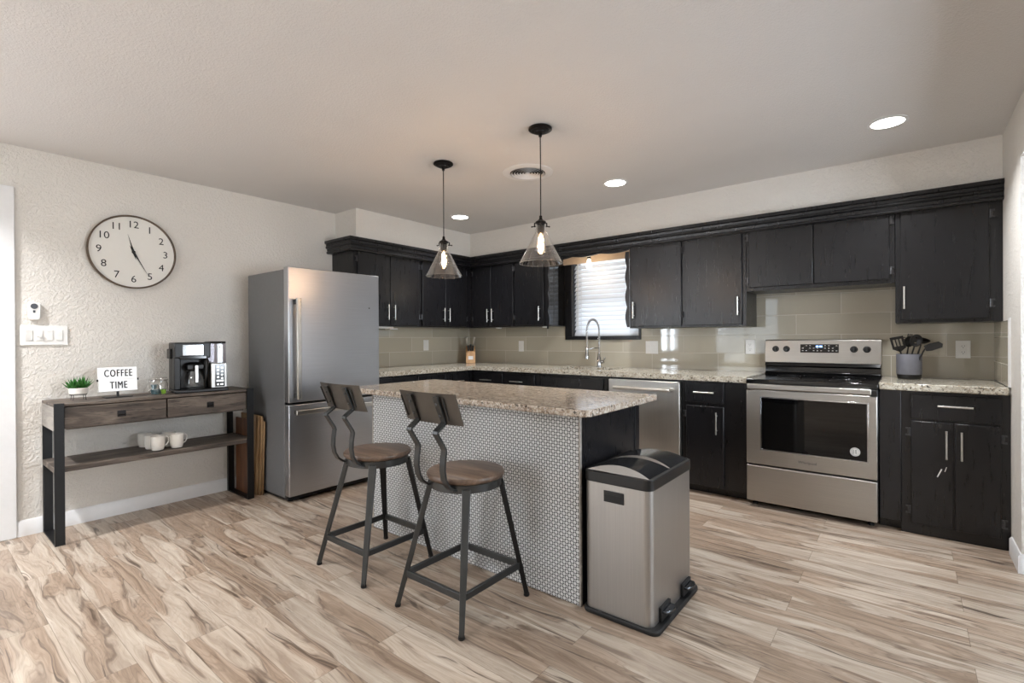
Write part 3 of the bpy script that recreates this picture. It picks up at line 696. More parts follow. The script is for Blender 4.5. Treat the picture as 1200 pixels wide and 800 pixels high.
m = MB(); m.box(X0+0.002, X0+0.035, -0.725, -0.634, 0.832, 0.868); m.box(X1-0.035, X1-0.002, -0.725, -0.634, 0.832, 0.868); m.box(X0+0.002, X1-0.002, -0.660, -0.634, 0.829, 0.868); build('handle_bracket', m, 'blackplastic', dr, 0.003)
text_mb('Whirlpool', 0.026, 0.0004, WY(3.745, 0.358, -0.6885), mb=(tm := MB())); build('lettering', tm, 'grey', dr)
st = build('sticker', MB().lathe([(0.027, -0.6905), (0.027, -0.6912), (0.0, -0.6913)], (4.008, 0, 0.470), 28, 'y'), 'paper', dr)
m = MB(); m.tube([(4.008-0.010+0.003*math.sin(i*2.1), -0.6915, 0.470-0.013+i*0.0032) for i in range(9)], 0.0014, 5); m.tube([(4.012+0.005*math.sin(i*1.7), -0.6915, 0.470-0.012+i*0.003) for i in range(9)], 0.0014, 5)
m.lathe([(0.0225, -0.6912), (0.0225, -0.6917), (0.0213, -0.6917), (0.0213, -0.6912)], (4.008, 0, 0.470), 28, 'y', caps=False); build('print', m, 'ink', st)
build('storage_drawer', bx(X0+0.002, X1-0.002, -0.688, -0.634, 0.042, 0.296), 'steel_h', ra, 0.008, seg=3)
m = MB()
for x in (X0+0.04, X1-0.04):
    for y in (-0.60, -0.08): m.lathe([(0.018, 0.0), (0.018, 0.012), (0.01, 0.014), (0.01, 0.031)], (x, y, 0), 16)
build('foot', m, 'rubber', ra)
bgp = MB(); bgp.prism([(-0.030, 0.903), (-0.105, 0.903), (-0.085, 0.925), (-0.085, 0.965), (-0.098, 0.975), (-0.085, 0.998), (-0.030, 0.998)], X0+0.004, X1-0.004, 'x'); build('back_riser', bgp, 'blackgloss', ra, 0.002)
cp = MB(); cp.prism([(-0.030, 0.998), (-0.088, 0.998), (-0.065, 1.172), (-0.058, 1.178), (-0.030, 1.178)], X0, X1, 'x'); cpo = build('control_panel', cp, 'steel_h', ra, 0.003)
def cpy(z): return -0.088+(z-0.998)/(1.172-0.998)*0.023
m = MB(); m.hexa([(3.616, cpy(1.078)-0.002, 1.078), (3.866, cpy(1.078)-0.002, 1.078), (3.866, cpy(1.078)+0.004, 1.078), (3.616, cpy(1.078)+0.004, 1.078)], [(3.616, cpy(1.142)-0.002, 1.142), (3.866, cpy(1.142)-0.002, 1.142), (3.866, cpy(1.142)+0.004, 1.142), (3.616, cpy(1.142)+0.004, 1.142)])
dsp = build('display', m, 'blackgloss', cpo)
m = MB()
for x in (3.723, 3.733, 3.747, 3.757): m.box(x-0.0035, x+0.0035, cpy(1.125)-0.0032, cpy(1.125), 1.118, 1.132)
build('digits', m, 'blue', dsp)
m = MB()
for i in range(10):
    for j, z in enumerate((1.131, 1.112, 1.093)):
        x = 3.632+i*0.0245
        if 3.70 < x < 3.775 and j == 0 or (i*3+j*5) % 4 == 0: continue
        m.box(x-0.005, x+0.005, cpy(z)-0.0030, cpy(z), z-0.0018, z+0.0018)
build('button_print', m, 'paper', dsp)
for x in (3.443, 3.520, 3.960, 4.038):
    z = 1.105; y = cpy(z)
    k = build('knob', MB().lathe([(0.0235, y), (0.0235, y-0.004), (0.019, y-0.008), (0.0175, y-0.024), (0.0, y-0.026)], (x, 0, z), 28, 'y'), 'blackplastic', cpo)
    build('knob_grip', bx(x-0.004, x+0.004, y-0.030, y-0.012, z-0.017, z+0.017), 'gunmetal', k, 0.001)

# utensil crock with utensils
CX, CY = 4.276, -0.205
k = thing('utensil_crock', 'grey stoneware utensil crock with a black base band on the right worktop', 'crock', (CX, CY, zt))
m = MB().lathe([(0.058, 0.9125), (0.064, 0.916), (0.067, 0.938), (0.067, 0.943)], (CX, CY, 0), 40); build('base_band', m, 'blackplastic', k)
m = MB().lathe([(0.067, 0.943), (0.069, 0.95), (0.069, 1.077), (0.0675, 1.080), (0.065, 1.078), (0.065, 0.950), (0.0, 0.950)], (CX, CY, 0), 40); build('body', m, 'crock', k)
def utensil(name, label, cat, a, b, headf, mat='blackplastic'):
    a = Vector(a); b = Vector(b); t = thing(name, label, cat, a)
    d = (b-a).normalized(); build('handle', MB().tube([a, a+(b-a)*0.5, b], [0.007, 0.0055, 0.0045], 10), mat, t)
    m = MB(); x = Vector((1, 0, 0)); e1 = (x-d*x.dot(d)).normalized(); e2 = d.cross(e1)
    mt = Matrix((e1, e2, d)).transposed().to_4x4(); mt.translation = b; m.M = mt; headf(m); build('head', m, mat, t); return t
B0 = 0.955
def turner(m):
    for x0, x1, za, zb in ((-0.037, 0.037, 0.0, 0.018), (-0.037, 0.037, 0.066, 0.084), (-0.037, -0.024, 0.018, 0.066), (-0.013, -0.006, 0.018, 0.066), (0.006, 0.013, 0.018, 0.066), (0.024, 0.037, 0.018, 0.066)): m.box(x0, x1, -0.0018, 0.0018, za, zb)
    m.hexa([(-0.006, -0.003, -0.02), (0.006, -0.003, -0.02), (0.006, 0.003, -0.02), (-0.006, 0.003, -0.02)], [(-0.034, -0.0018, 0.001), (0.034, -0.0018, 0.001), (0.034, 0.0018, 0.001), (-0.034, 0.0018, 0.001)])
utensil('slotted_turner', 'black slotted turner leaning left in the grey crock', 'utensil', (4.262, -0.195, B0), (4.226, -0.222, 1.115), turner)
def bowl(sx, sz, dp, fl=False, slot=False):
    def f(m):
        n, k = 20, 6; rows = []
        for j in range(k+1):
            q = j/k; rows.append([m.v((sx*q*math.cos(2*PI*i/n), dp*(1-q*q) if not fl else 0.002*(1-q), sz+sz*q*math.sin(2*PI*i/n))) for i in range(n)])
        for a, b in zip(rows, rows[1:]):
            for i in range(n):
                if slot and a is rows[2] and i in (4, 5, 14, 15): continue
                m.f([a[i], a[(i+1) % n], b[(i+1) % n], b[i]], True)
    return f
def solid(o, th=0.0025):
    for c in o.children:
        if c.name.startswith('head'): s = c.modifiers.new('solid', 'SOLIDIFY'); s.thickness = th
u = utensil('slotted_spoon', 'black slotted serving spoon in the middle of the grey crock', 'utensil', (4.262, -0.235, B0), (4.303, -0.262, 1.13), bowl(0.033, 0.042, 0.012, False, True)); solid(u)
def ladle(m):
    mm = m.M.copy(); m.M = mm @ Matrix.Translation((0, 0, 0.02)) @ Matrix.Rotation(R(-70), 4, 'X'); bowl(0.042, 0.042, 0.03)(m); m.M = mm
u = utensil('soup_ladle', 'black ladle behind the slotted spoon in the grey crock', 'utensil', (4.288, -0.18, B0), (4.340, -0.170, 1.145), ladle); solid(u)
def fork(m):
    bowl(0.027, 0.038, 0.010)(m)
    for i in range(4): m.box(-0.034, -0.022, -0.004, 0.004, 0.018+i*0.014, 0.024+i*0.014)
    for i in range(3): m.box(-0.014+i*0.010, -0.008+i*0.010, -0.006, 0.004, 0.070, 0.090)
u = utensil('pasta_server', 'black toothed pasta server in the grey crock, left of the slotted spoon', 'utensil', (4.250, -0.170, B0), (4.272, -0.158, 1.125), fork)
def spat(m): m.prism([(-0.018, 0), (0.018, 0), (0.024, 0.03), (0.020, 0.085), (0.0, 0.095), (-0.022, 0.08), (-0.024, 0.03)], -0.003, 0.003, 'y')
utensil('black_spatula', 'black flat spatula leaning far right out of the grey crock', 'utensil', (4.290, -0.225, B0), (4.358, -0.262, 1.118), spat)
for o in list(COL.objects):
    if o.name.startswith('black_spatula'):
        for c in o.children:
            if c.name.startswith('head'):
                piv = Vector((4.358-4.290, -0.262+0.225, 1.118-B0)); c.matrix_local = Matrix.Translation(piv) @ Matrix.Rotation(R(48), 4, 'Y') @ Matrix.Translation(-piv)

# knife block
kb = thing('knife_block', 'light wooden knife block in the corner of the worktop', 'knife block', (0.225, -0.225, zt), R(45))
# local frame: -y points to the room
def lp(fn, name, mat, par, bev=0.0): m = MB(); fn(m); return build(name, m, mat, par, bev, world=False)
lp(lambda m: m.hexa([(-0.055, -0.07, 0.0005), (0.055, -0.07, 0.0005), (0.055, 0.07, 0.0005), (-0.055, 0.07, 0.0005)], [(-0.055, -0.045, 0.125), (0.055, -0.045, 0.125), (0.055, 0.06, 0.21), (-0.055, 0.06, 0.21)]), 'block', 'blockwood', kb, 0.004)
lp(lambda m: m.hexa([(-0.028, -0.0655, 0.045), (0.028, -0.0655, 0.045), (0.028, -0.061, 0.045), (-0.028, -0.061, 0.045)], [(-0.028, -0.0575, 0.085), (0.028, -0.0575, 0.085), (0.028, -0.053, 0.085), (-0.028, -0.053, 0.085)]), 'label_plate', 'paper', kb)
def knife(label, x, y, z, l, lean, mat):
    c45 = Matrix.Rotation(R(45), 4, 'Z'); p = c45 @ Vector((x, y, z)); t = thing('kitchen_knife', label, 'knife', (0.225+p.x, -0.225+p.y, zt+p.z), R(45), 'knives in the knife block')
    lp(lambda m: m.bar((0, 0, 0), (lean*l, -0.35*l, l), 0.020, 0.028, 0.024, 0.030), 'handle', mat, t, 0.005)
    lp(lambda m: m.bar((0, 0.002, -0.006), (0, 0, 0.002), 0.004, 0.026), 'blade', 'chrome', t)
knife('pale grey handled knife, left of the two tallest in the knife block', -0.032, 0.03, 0.192, 0.115, -0.15, 'nickel')
knife('pale grey handled knife, right of the two tallest in the knife block', 0.032, 0.03, 0.192, 0.115, 0.12, 'nickel')
knife('short dark handled knife low on the left of the knife block', -0.024, -0.02, 0.148, 0.06, -0.1, 'gunmetal')
knife('short dark handled knife low in the middle of the knife block', 0.0, -0.02, 0.148, 0.075, 0, 'gunmetal')
knife('short dark handled knife low on the right of the knife block', 0.024, -0.02, 0.148, 0.06, 0.1, 'gunmetal')

# outlets and switches
def plate_y(label, cat, x0, x1, z0, z1, kind, y=-0.0085, name='wall_outlet'):
    t = thing(name, label, cat, ((x0+x1)/2, y, (z0+z1)/2)); build('cover_plate', bx(x0, x1, y-0.006, y, z0, z1), 'white', t, 0.002)
    xc = (x0+x1)/2; zc = (z0+z1)/2
    if kind == 'outlet':
        for dz in (-0.02, 0.02):
            s = build('socket', bx(xc-0.016, xc+0.016, y-0.009, y-0.006, zc+dz-0.0135, zc+dz+0.0135), 'white', t, 0.003)
            m = MB(); m.box(xc-0.0075, xc-0.0055, y-0.0095, y-0.009, zc+dz-0.002, zc+dz+0.007); m.box(xc+0.0055, xc+0.0075, y-0.0095, y-0.009, zc+dz-0.002, zc+dz+0.007); m.lathe([(0.0025, y-0.0095), (0.0025, y-0.009)], (xc, 0, zc+dz-0.008), 10, 'y'); build('slot', m, 'slot', s)
    else:
        n = kind
        for i in range(n):
            xx = xc+(i-(n-1)/2)*0.046; build('rocker', bx(xx-0.0165, xx+0.0165, y-0.010, y-0.006, zc-0.033, zc+0.033), 'white', t, 0.002)
    return t
plate_y('white double rocker switch on the backsplash just right of the window', 'switch', 2.318, 2.440, 1.048, 1.168, 2, name='light_switch')
plate_y('white outlet on the backsplash just left of the stove', 'outlet', 3.203, 3.276, 1.058, 1.178, 'outlet')
plate_y('white outlet on the backsplash right of the grey crock', 'outlet', 4.521, 4.596, 1.050, 1.168, 'outlet')
plate_y('white single rocker switch on the backsplash left of the faucet', 'switch', 0.783, 0.853, 1.052, 1.172, 1, name='light_switch')
t = thing('light_switch', 'white rocker switch on the backsplash left of the knife block, beside the fridge', 'switch', (0.0085, -0.728, 1.13))
build('cover_plate', bx(0.0085, 0.0145, -0.765, -0.690, 1.07, 1.19), 'white', t, 0.002); build('rocker', bx(0.0145, 0.0185, -0.744, -0.711, 1.097, 1.163), 'white', t, 0.002)
t = thing('light_switch', 'wide white four-gang switch plate on the wall beside the door casing', 'switch', (0.001, -3.89, 1.235))
build('cover_plate', bx(0.001, 0.008, -4.001, -3.778, 1.176, 1.300), 'white', t, 0.002)
for i, y in enumerate((-3.960, -3.913, -3.866, -3.819)):
    if i == 1:
        s = build('dimmer', bx(0.008, 0.011, y-0.0165, y+0.0165, 1.205, 1.271), 'white', t, 0.002); build('dial', MB().lathe([(0.013, 0.011), (0.012, 0.024), (0.0, 0.025)], (0, y, 1.238), 20, 'x'), 'white', s)
    else: build('rocker' if i else 'keypad', bx(0.008, 0.012, y-0.0165, y+0.0165, 1.205, 1.271), 'white' if i else 'paper', t, 0.002)
t = thing('wall_remote', 'small white remote control in a wall holder above the switch plate', 'remote control', (0.001, -3.937, 1.38))
m = MB(); m.prism([(-3.965, 1.345), (-3.955, 1.333), (-3.92, 1.333), (-3.908, 1.345), (-3.906, 1.435), (-3.914, 1.442), (-3.958, 1.442), (-3.967, 1.435)], 0.001, 0.024, 'x'); build('body', m, 'white', t, 0.004)
build('button', MB().lathe([(0.017, 0.024), (0.017, 0.026), (0.0, 0.027)], (0, -3.937, 1.419), 24, 'x'), 'grey', t)
m = MB(); m.box(0.024, 0.0265, -3.943, -3.932, 1.378, 1.394); build('small_button', m, 'grey', t, 0.001)

# ------------------------------------------------------------------ island
il = thing('kitchen_island', 'kitchen island base with mosaic-tiled front and black end panel', 'island', (2.37, -2.27, 0))
IX0, IX1, IY0, IY1 = 1.605, 3.130, -2.575, -1.965
build('body', bx(IX0, IX1-0.001, IY0+0.012, IY1, 0.0, 0.857), 'cab', il, 0.002)
build('tile_front', bx(IX0, IX1-0.008, IY0, IY0+0.0115, 0.004, 0.857), 'penny', il)
m = MB(); m.box(IX1-0.008, IX1+0.001, IY0-0.003, IY0+0.012, 0.002, 0.857); m.box(IX0-0.008, IX0, IY0-0.003, IY0+0.012, 0.002, 0.857); build('corner_trim', m, 'greywoodend', il, 0.001)
m = MB(); m.box(IX1-0.001, IX1+0.004, IY1-0.05, IY1, 0.0, 0.857); build('end_stile', m, 'cab', il, 0.001)
def rrect(x0, x1, y0, y1, r, n=6):
    P = []
    rr = r if isinstance(r, (list, tuple)) else [r]*4
    for (cx, cy, a0, q) in ((x1-rr[0], y0+rr[0], -90, rr[0]), (x1-rr[1], y1-rr[1], 0, rr[1]), (x0+rr[2], y1-rr[2], 90, rr[2]), (x0+rr[3], y0+rr[3], 180, rr[3])):
        for i in range(n+1): a = R(a0+90*i/n); P.append((cx+q*math.cos(a), cy+q*math.sin(a)))
    return P
it = thing('island_countertop', 'polished tan granite slab on top of the island', 'countertop', (2.3, -2.25, 0.858))
m = MB(); m.prism(rrect(1.41, 3.205, -2.645, -1.880, [0.055, 0.02, 0.02, 0.04]), 0.858, 0.890); build('slab', m, 'granite_i', it, 0.005)

# ------------------------------------------------------------------ bar stools
def make_stool():
    t = thing('bar_stool', 'round-seated wooden and metal bar stool nearest the camera, right of the pair', 'stool', (2.677, -2.858, 0), 0, 'bar stools at the island')
    B = lambda name, m, mat, par=t, bev=0.0: build(name, m, mat, par, bev, world=False)
    m = MB().lathe([(0.0, 0.575), (0.160, 0.575), (0.172, 0.580), (0.177, 0.588), (0.177, 0.598), (0.172, 0.604), (0.160, 0.606), (0.0, 0.606)], (0.012, 0.008, 0), 56, caps=False); B('seat', m, 'seatwood')
    m = MB().lathe([(0.150, 0.574), (0.163, 0.574), (0.163, 0.540), (0.158, 0.540), (0.158, 0.570), (0.150, 0.570)], (0.012, 0.008, 0), 56, caps=False); m.box(-0.145, 0.165, -0.02, 0.03, 0.560, 0.574); m.box(-0.015, 0.035, -0.145, 0.16, 0.560, 0.574); B('seat_ring', m, 'gunmetal')
    feet = {}
    for sx in (-1, 1):
        for sy in (-1, 1):
            top = Vector((0.012+sx*0.112, 0.008+sy*0.112, 0.556)); bot = Vector((sx*0.200, sy*0.215, 0.012)); feet[(sx, sy)] = (top, bot)
            m = MB(); sd = Vector((sx, sy, 0)).normalized()
            m.bar(bot, top, 0.022, 0.022, 0.026, 0.038, side=sd); lg = B('leg', m, 'blackmetal' if sy > 0 else 'gunmetal', t, 0.003)
            B('foot_cap', MB().lathe([(0.012, 0.0), (0.014, 0.004), (0.013, 0.014)], (bot.x, bot.y, 0), 16), 'rubber', lg)
    def at(k, z): a, b = feet[k]; f = (z-b.z)/(a.z-b.z); return b+(a-b)*f
    order = [(-1, -1), (1, -1), (1, 1), (-1, 1)]
    for i in range(4):
        a, b = at(order[i], 0.148), at(order[(i+1) % 4], 0.148)
        B('stretcher', MB().bar(a, b, 0.030, 0.014, side=(0, 0, 1)), 'gunmetal', t, 0.002)
    prof = [(-0.245, 0.962), (-0.199, 0.856), (-0.197, 0.848), (-0.243, 0.818), (-0.244, 0.812), (-0.200, 0.744), (-0.196, 0.732), (-0.203, 0.69), (-0.205, 0.65), (-0.198, 0.612), (-0.180, 0.580), (-0.155, 0.560), (-0.120, 0.551), (-0.06, 0.552)]
    prof = [(y+0.004, z) for y, z in prof]
    for sx in (-1, 1): B('back_strap', MB().strip(prof, 0.030, 0.009, sx*0.082), 'gunmetal', t, 0.0015)
    # curved back panel in front of the straps
    m = MB(); n = 14; F = []; K = []
    for i in range(n+1):
        s = -1+2*i/n; x = 0.176*s; cv = 0.018*(s*s)
        for lst, off in ((F, 0.004), (K, 0.0)):
            yb = -0.190+cv+off; yt = -0.237+cv+off; lst.append((m.v((x, yb, 0.842)), m.v((x*0.995, yt, 0.976))))
    for lst, fl in ((F, 1), (K, 0)):
        for a, b in zip(lst, lst[1:]): m.f([a[0], b[0], b[1], a[1]], True)
    for i in range(n): m.f([F[i][0], F[i+1][0], K[i+1][0], K[i][0]]); m.f([F[i][1], F[i+1][1], K[i+1][1], K[i][1]])
    for i in (0, n): m.f([F[i][0], F[i][1], K[i][1], K[i][0]])
    bpn = B('backrest', m, 'backplate')
    m = MB()
    for x in (-0.148, 0.112): m.bar((x, -0.2425+0.012, 0.955), (x, -0.202+0.012, 0.862), 0.004, 0.006, side=(1, 0, 0))
    B('slot', m, 'slot', bpn)  # slots and the gap shadow beside the straps, painted as dark bars
    m = MB()
    for sx in (-1, 1):
        for q in ((-0.226, 0.93), (-0.205, 0.88)):
            m.lathe([(0.006, q[0]-0.010), (0.005, q[0]-0.013), (0.0, q[0]-0.0135)], (sx*0.082, 0, q[1]), 12, 'y')
    B('bolt', m, 'gunmetal')
    return t
stool = make_stool()
dup(stool, (2.012, -2.855, 0), None, 'round-seated wooden and metal bar stool farther from the camera, in front of the fridge')

# ------------------------------------------------------------------ trash can
tc = thing('trash_can', 'stainless steel dual-lid pedal trash can beside the black island end', 'trash can', (3.32, -2.32, 0))
TX0, TX1, TY0, TY1 = 3.150, 3.462, -2.580, -2.105
m = MB(); m.prism(rrect(3.142, 3.492, -2.592, -2.085, 0.035), 0.0, 0.022); build('base', m, 'rubber', tc, 0.006)
m = MB(); m.prism(rrect(TX0, TX1, TY0, TY1, 0.035, 8), 0.022, 0.59, smooth=True); bd = build('body', m, 'steel_v', tc)
m = MB(); m.box(3.254, 3.340, TY0-0.0015, TY0+0.003, 0.500, 0.545); hd_ = build('side_handle', m, 'blackplastic', bd, 0.0)
m = MB(); m.prism([(3.250, 0.500), (3.344, 0.500), (3.344, 0.548), (3.250, 0.548)], TY0-0.004, TY0-0.0005, 'y'); build('handle_frame', m, 'blackplastic', hd_, 0.003)
m = MB(); m.box(3.258, 3.336, TY0-0.0046, TY0-0.004, 0.507, 0.532); build('handle_recess', m, 'ink', hd_)
m = MB(); m.prism(rrect(TX0-0.004, TX1+0.004, TY0-0.004, TY1+0.004, 0.038, 8), 0.575, 0.622, smooth=True); rim = build('lid_rim', m, 'blackplastic', tc, 0.004)
for i, (ya, yb) in enumerate(((-2.566, -2.349), (-2.341, -2.122))):
    m = MB(); n = 12; a0 = []; b0 = []; a1 = []; b1 = []
    for k_ in range(n+1):
        s = -1+2*k_/n; x = (TX0+TX1)/2+s*(0.143); hz = 0.6225+0.030*(1-s*s)
        a1.append(m.v((x, ya+0.022*(1-s*s), hz))); b1.append(m.v((x, yb-0.002, hz-0.004*(1-s*s)))); a0.append(m.v((x, ya, 0.6215))); b0.append(m.v((x, yb, 0.6215)))
    m.mi = 0
    for k_ in range(n): m.f([a1[k_], a1[k_+1], b1[k_+1], b1[k_]], True); m.f([b0[k_], b0[k_+1], b1[k_+1], b1[k_]])
    m.mi = 1
    for k_ in range(n): m.f([a0[k_], a0[k_+1], a1[k_+1], a1[k_]])
    build('lid', m, ['lidsteel', 'steel_v'], tc)
for y in (-2.455, -2.205):
    m = MB(); m.box(TX1-0.002, TX1+0.012, y-0.052, y+0.052, 0.022, 0.080); ho = build('pedal_housing', m, 'rubber', tc, 0.003)
    m = MB(); pts = [(TX1+0.004, y-0.045), (TX1+0.030, y-0.042), (TX1+0.042, y-0.02), (TX1+0.044, y+0.02), (TX1+0.032, y+0.042), (TX1+0.004, y+0.045)]
    m.prism(pts, 0.056, 0.068); build('pedal', m, 'lidsteel', ho, 0.003)

# ------------------------------------------------------------------ fridge
fr = thing('refrigerator', 'tall stainless steel bottom-freezer refrigerator by the left wall', 'refrigerator', (0.4, -2.29, 0))
FY0, FY1 = -2.692, -1.902
build('body', bx(0.085, 0.672, FY0+0.006, FY1-0.006, 0.03, 1.722), 'fridgeside', fr, 0.004)
dr = build('door', bx(0.684, 0.750, FY0, FY1, 0.737, 1.737), 'steel_y', fr, 0.006, seg=3)
m = MB(); m.box(0.792, 0.812, -2.655, -2.622, 0.765, 1.505); build('handle', m, 'nickel', dr, 0.004)
m = MB(); m.box(0.750, 0.800, -2.652, -2.625, 0.772, 0.81); m.box(0.750, 0.800, -2.652, -2.625, 1.46, 1.498); build('handle_mount', m, 'gunmetal', dr, 0.002)
build('badge', MB().lathe([(0.006, 0.750), (0.006, 0.7515), (0.0, 0.752)], (0, -2.0, 1.46), 16, 'x'), 'gunmetal', dr)
dr = build('freezer_drawer', bx(0.684, 0.750, FY0, FY1, 0.050, 0.722), 'steel_y', fr, 0.006, seg=3)
m = MB(); m.box(0.792, 0.812, -2.662, -1.935, 0.650, 0.685); build('handle', m, 'nickel', dr, 0.004)
m = MB(); m.box(0.750, 0.800, -2.65, -2.62, 0.655, 0.68); m.box(0.750, 0.800, -1.975, -1.945, 0.655, 0.68); build('handle_mount', m, 'gunmetal', dr, 0.002)
build('gasket', bx(0.672, 0.684, FY0+0.01, FY1-0.01, 0.05, 1.722), 'rubber', fr)
m = MB(); m.box(0.12, 0.70, FY0+0.015, FY1-0.015, 0.012, 0.032)
for x in (0.14, 0.66):
    for y in (FY0+0.05, FY1-0.05): m.lathe([(0.02, 0.0), (0.02, 0.014)], (x, y, 0), 12)
build('base_grille', m, 'rubber', fr)
build('hinge_cover', bx(0.60, 0.735, -1.975, -1.915, 1.722, 1.745), 'grey', fr, 0.004)

# boards stored between console and fridge
for i, (y, xf, z1, mt, lbl, zt2) in enumerate((
    (-2.768, 0.27, 0.585, 'boardred', 'reddish brown wooden board beside the console leg, leftmost of the stored boards', 0),
    (-2.752, 0.33, 0.625, 'boardwood', 'tall golden wooden board, second from the console table', 0),
    (-2.737, 0.36, 0.622, 'boardwood', 'tall golden wooden board in the middle of the stored boards', 0),
    (-2.722, 0.38, 0.615, 'boardwood', 'tall golden wooden board, second from the fridge', 0),
    (-2.707, 0.385, 0.575, 'boardwood', 'shorter golden wooden board standing closest to the fridge side', 0))):
    m = MB(); m.prism([(xf-0.22, 0.0), (xf-0.02, 0.0), (xf, 0.30), (xf+0.02, z1-0.02), (xf+0.01, z1), (xf-0.22, z1)], y-0.0062, y+0.0062, 'y')
    o = build('wooden_board', m, mt, None, 0.002); tag(o, lbl, 'board', 'wooden boards stored beside the fridge')

# ------------------------------------------------------------------ console table
ts = thing('console_table', 'long weathered wood console table with black metal legs under the clock', 'table', (0.2, -3.34, 0))
CY0, CY1 = -3.905, -2.782
build('top', bx(0.012, 0.374, CY0, CY1, 0.812, 0.830), 'greywood', ts, 0.003)
m = MB(); m.box(0.012, 0.030, CY0+0.02, CY1-0.02, 0.672, 0.812); m.box(0.03, 0.358, CY0+0.06, CY1-0.06, 0.672, 0.690); build('apron', m, 'greywood', ts, 0.002)
m = MB(); m.box(0.012, 0.374, CY0, CY0+0.02, 0.672, 0.812); m.box(0.012, 0.374, CY1-0.02, CY1, 0.672, 0.812); build('end_panel', m, 'greywoodend', ts, 0.002)
for y0, y1, yp in ((CY0+0.047, -3.342, -3.585), (-3.334, CY1-0.047, -3.075)):
    d = build('drawer', bx(0.356, 0.376, y0, y1, 0.680, 0.806), 'greywood', ts, 0.003)
    p = build('pull', bx(0.376, 0.381, yp-0.022, yp+0.022, 0.722, 0.760), 'bronze', d, 0.001)
    build('pull_cup', MB().tube([(0.386, yp-0.016, 0.735), (0.392, yp, 0.733), (0.386, yp+0.016, 0.735)], 0.004, 8), 'bronze', p)
build('shelf', bx(0.022, 0.374, CY0+0.001, CY1-0.001, 0.425, 0.458), 'greywood', ts, 0.003)
for y0 in (CY0, CY1-0.046):
    y1 = y0+0.046
    for (xa, xb, za, zb) in ((0.3765, 0.390, 0.0, 0.834), (-0.0 + 0.0145, 0.0215 + 0.006, 0.0, 0.672), (0.0145, 0.390, 0.0, 0.010)):
        pass
    m = MB(); m.box(0.3765, 0.390, y0, y1, 0.0, 0.834); m.box(0.016, 0.0215, y0, y1, 0.0, 0.671); m.box(0.0215, 0.3765, y0, y1, 0.0, 0.010)
    m.box(0.0155, 0.040, y0+0.001, y1-0.001, 0.01, 0.424)
    build('leg_frame', m, 'blackmetal', ts, 0.001)

TT = 0.8305
# succulent in bowl on wire stand
sp = thing('potted_succulent', 'small green succulent in a white oval bowl on a wire stand', 'plant', (0.2, -3.762, TT))
m = MB()
for k_ in range(4):
    a = PI/4+k_*PI/2; x, y = 0.2+0.040*math.cos(a), -3.762+0.040*math.sin(a); m.tube([(x+0.004*math.cos(a), y+0.004*math.sin(a), TT+0.001), (x, y, TT+0.034)], 0.0016, 6)
m.tube([(0.2+0.041*math.cos(2*PI*i/24), -3.762+0.041*math.sin(2*PI*i/24), TT+0.034) for i in range(24)], 0.0018, 6, closed=True); build('stand', m, 'blackmetal', sp)
pot = build('pot', MB().lathe([(0.0, TT+0.036), (0.040, TT+0.036), (0.047, TT+0.042), (0.048, TT+0.074), (0.045, TT+0.076), (0.043, TT+0.070), (0.0, TT+0.070)], (0.2, -3.762, 0), 32, caps=False), 'ceramic', sp)
build('soil', MB().lathe([(0.0425, TT+0.0705), (0.0, TT+0.072)], (0.2, -3.762, 0), 24, caps=False), 'soil', pot)
m = MB()
for (cx_, cy_, n, hh) in ((0.205, -3.785, 16, 0.078), (0.20, -3.742, 20, 0.088)):
    for i in range(n):
        a = i*2.399; q = math.sqrt((i+0.5)/n); lean = q*0.9; l = hh*(1.0-0.25*q)
        d = Vector((math.cos(a)*math.sin(lean), math.sin(a)*math.sin(lean), math.cos(lean))); b = Vector((cx_+0.012*q*math.cos(a), cy_+0.012*q*math.sin(a), TT+0.068))
        sidev = d.cross(Vector((0, 0, 1))); sidev = sidev.normalized() if sidev.length > 1e-3 else Vector((1, 0, 0)); nn = d.cross(sidev)
        w_ = 0.0085; mid = b+d*l*0.45+Vector((0, 0, 0.003)); tip = b+d*l+Vector((0, 0, 0.008))
        r0 = [m.v(b+sidev*w_*0.7), m.v(b+nn*w_*0.4), m.v(b-sidev*w_*0.7), m.v(b-nn*w_*0.4)]; r1 = [m.v(mid+sidev*w_), m.v(mid+nn*w_*0.5), m.v(mid-sidev*w_), m.v(mid-nn*w_*0.5)]; tp = m.v(tip)
        for k_ in range(4): m.f([r0[k_], r0[(k_+1) % 4], r1[(k_+1) % 4], r1[k_]], True); m.f([r1[k_], r1[(k_+1) % 4], tp], True)
build('leaves', m, 'leaf', sp)

# light box sign
sg = thing('letter_sign', 'white light-box sign reading COFFEE TIME on a small black stand', 'sign', (0.2, -3.565, TT))
rot = Matrix.Translation((0.2, -3.563, 0.947)) @ Matrix.Rotation(R(-6), 4, 'Y')
def sgm(): m = MB(); m.M = rot; return m
b_ = build('box', sgm().box(-0.014, 0.014, -0.102, 0.102, -0.079, 0.079), 'lightbox', sg, 0.003)
build('divider', sgm().box(0.0136, 0.0148, -0.098, 0.098, -0.001, 0.001), 'paper', b_)
m = MB()
for k_, dx in enumerate((-0.0011, 0.0, 0.0011)):
    for w_, zz in (('COFFEE', 0.038), ('TIME', -0.040)): text_mb(w_, 0.066, 0.0004, rot @ WX(dx, zz, 0.0150+0.0001*k_) @ Matrix.Diagonal((0.56, 1.0, 1, 1)), m, space=1.22)
build('letters', m, 'ink', b_)
m = sgm(); m.box(-0.008, 0.008, -0.110, -0.102, -0.010, 0.004); m.box(-0.008, 0.008, 0.102, 0.110, -0.010, 0.004); build('side_knob', m, 'blackmetal', sg)
m = MB(); m.box(0.194, 0.206, -3.570, -3.558, TT+0.004, 0.872); m.box(0.150, 0.250, -3.636, -3.495, TT+0.0003, TT+0.005); build('stand', m, 'blackmetal', sg, 0.001)

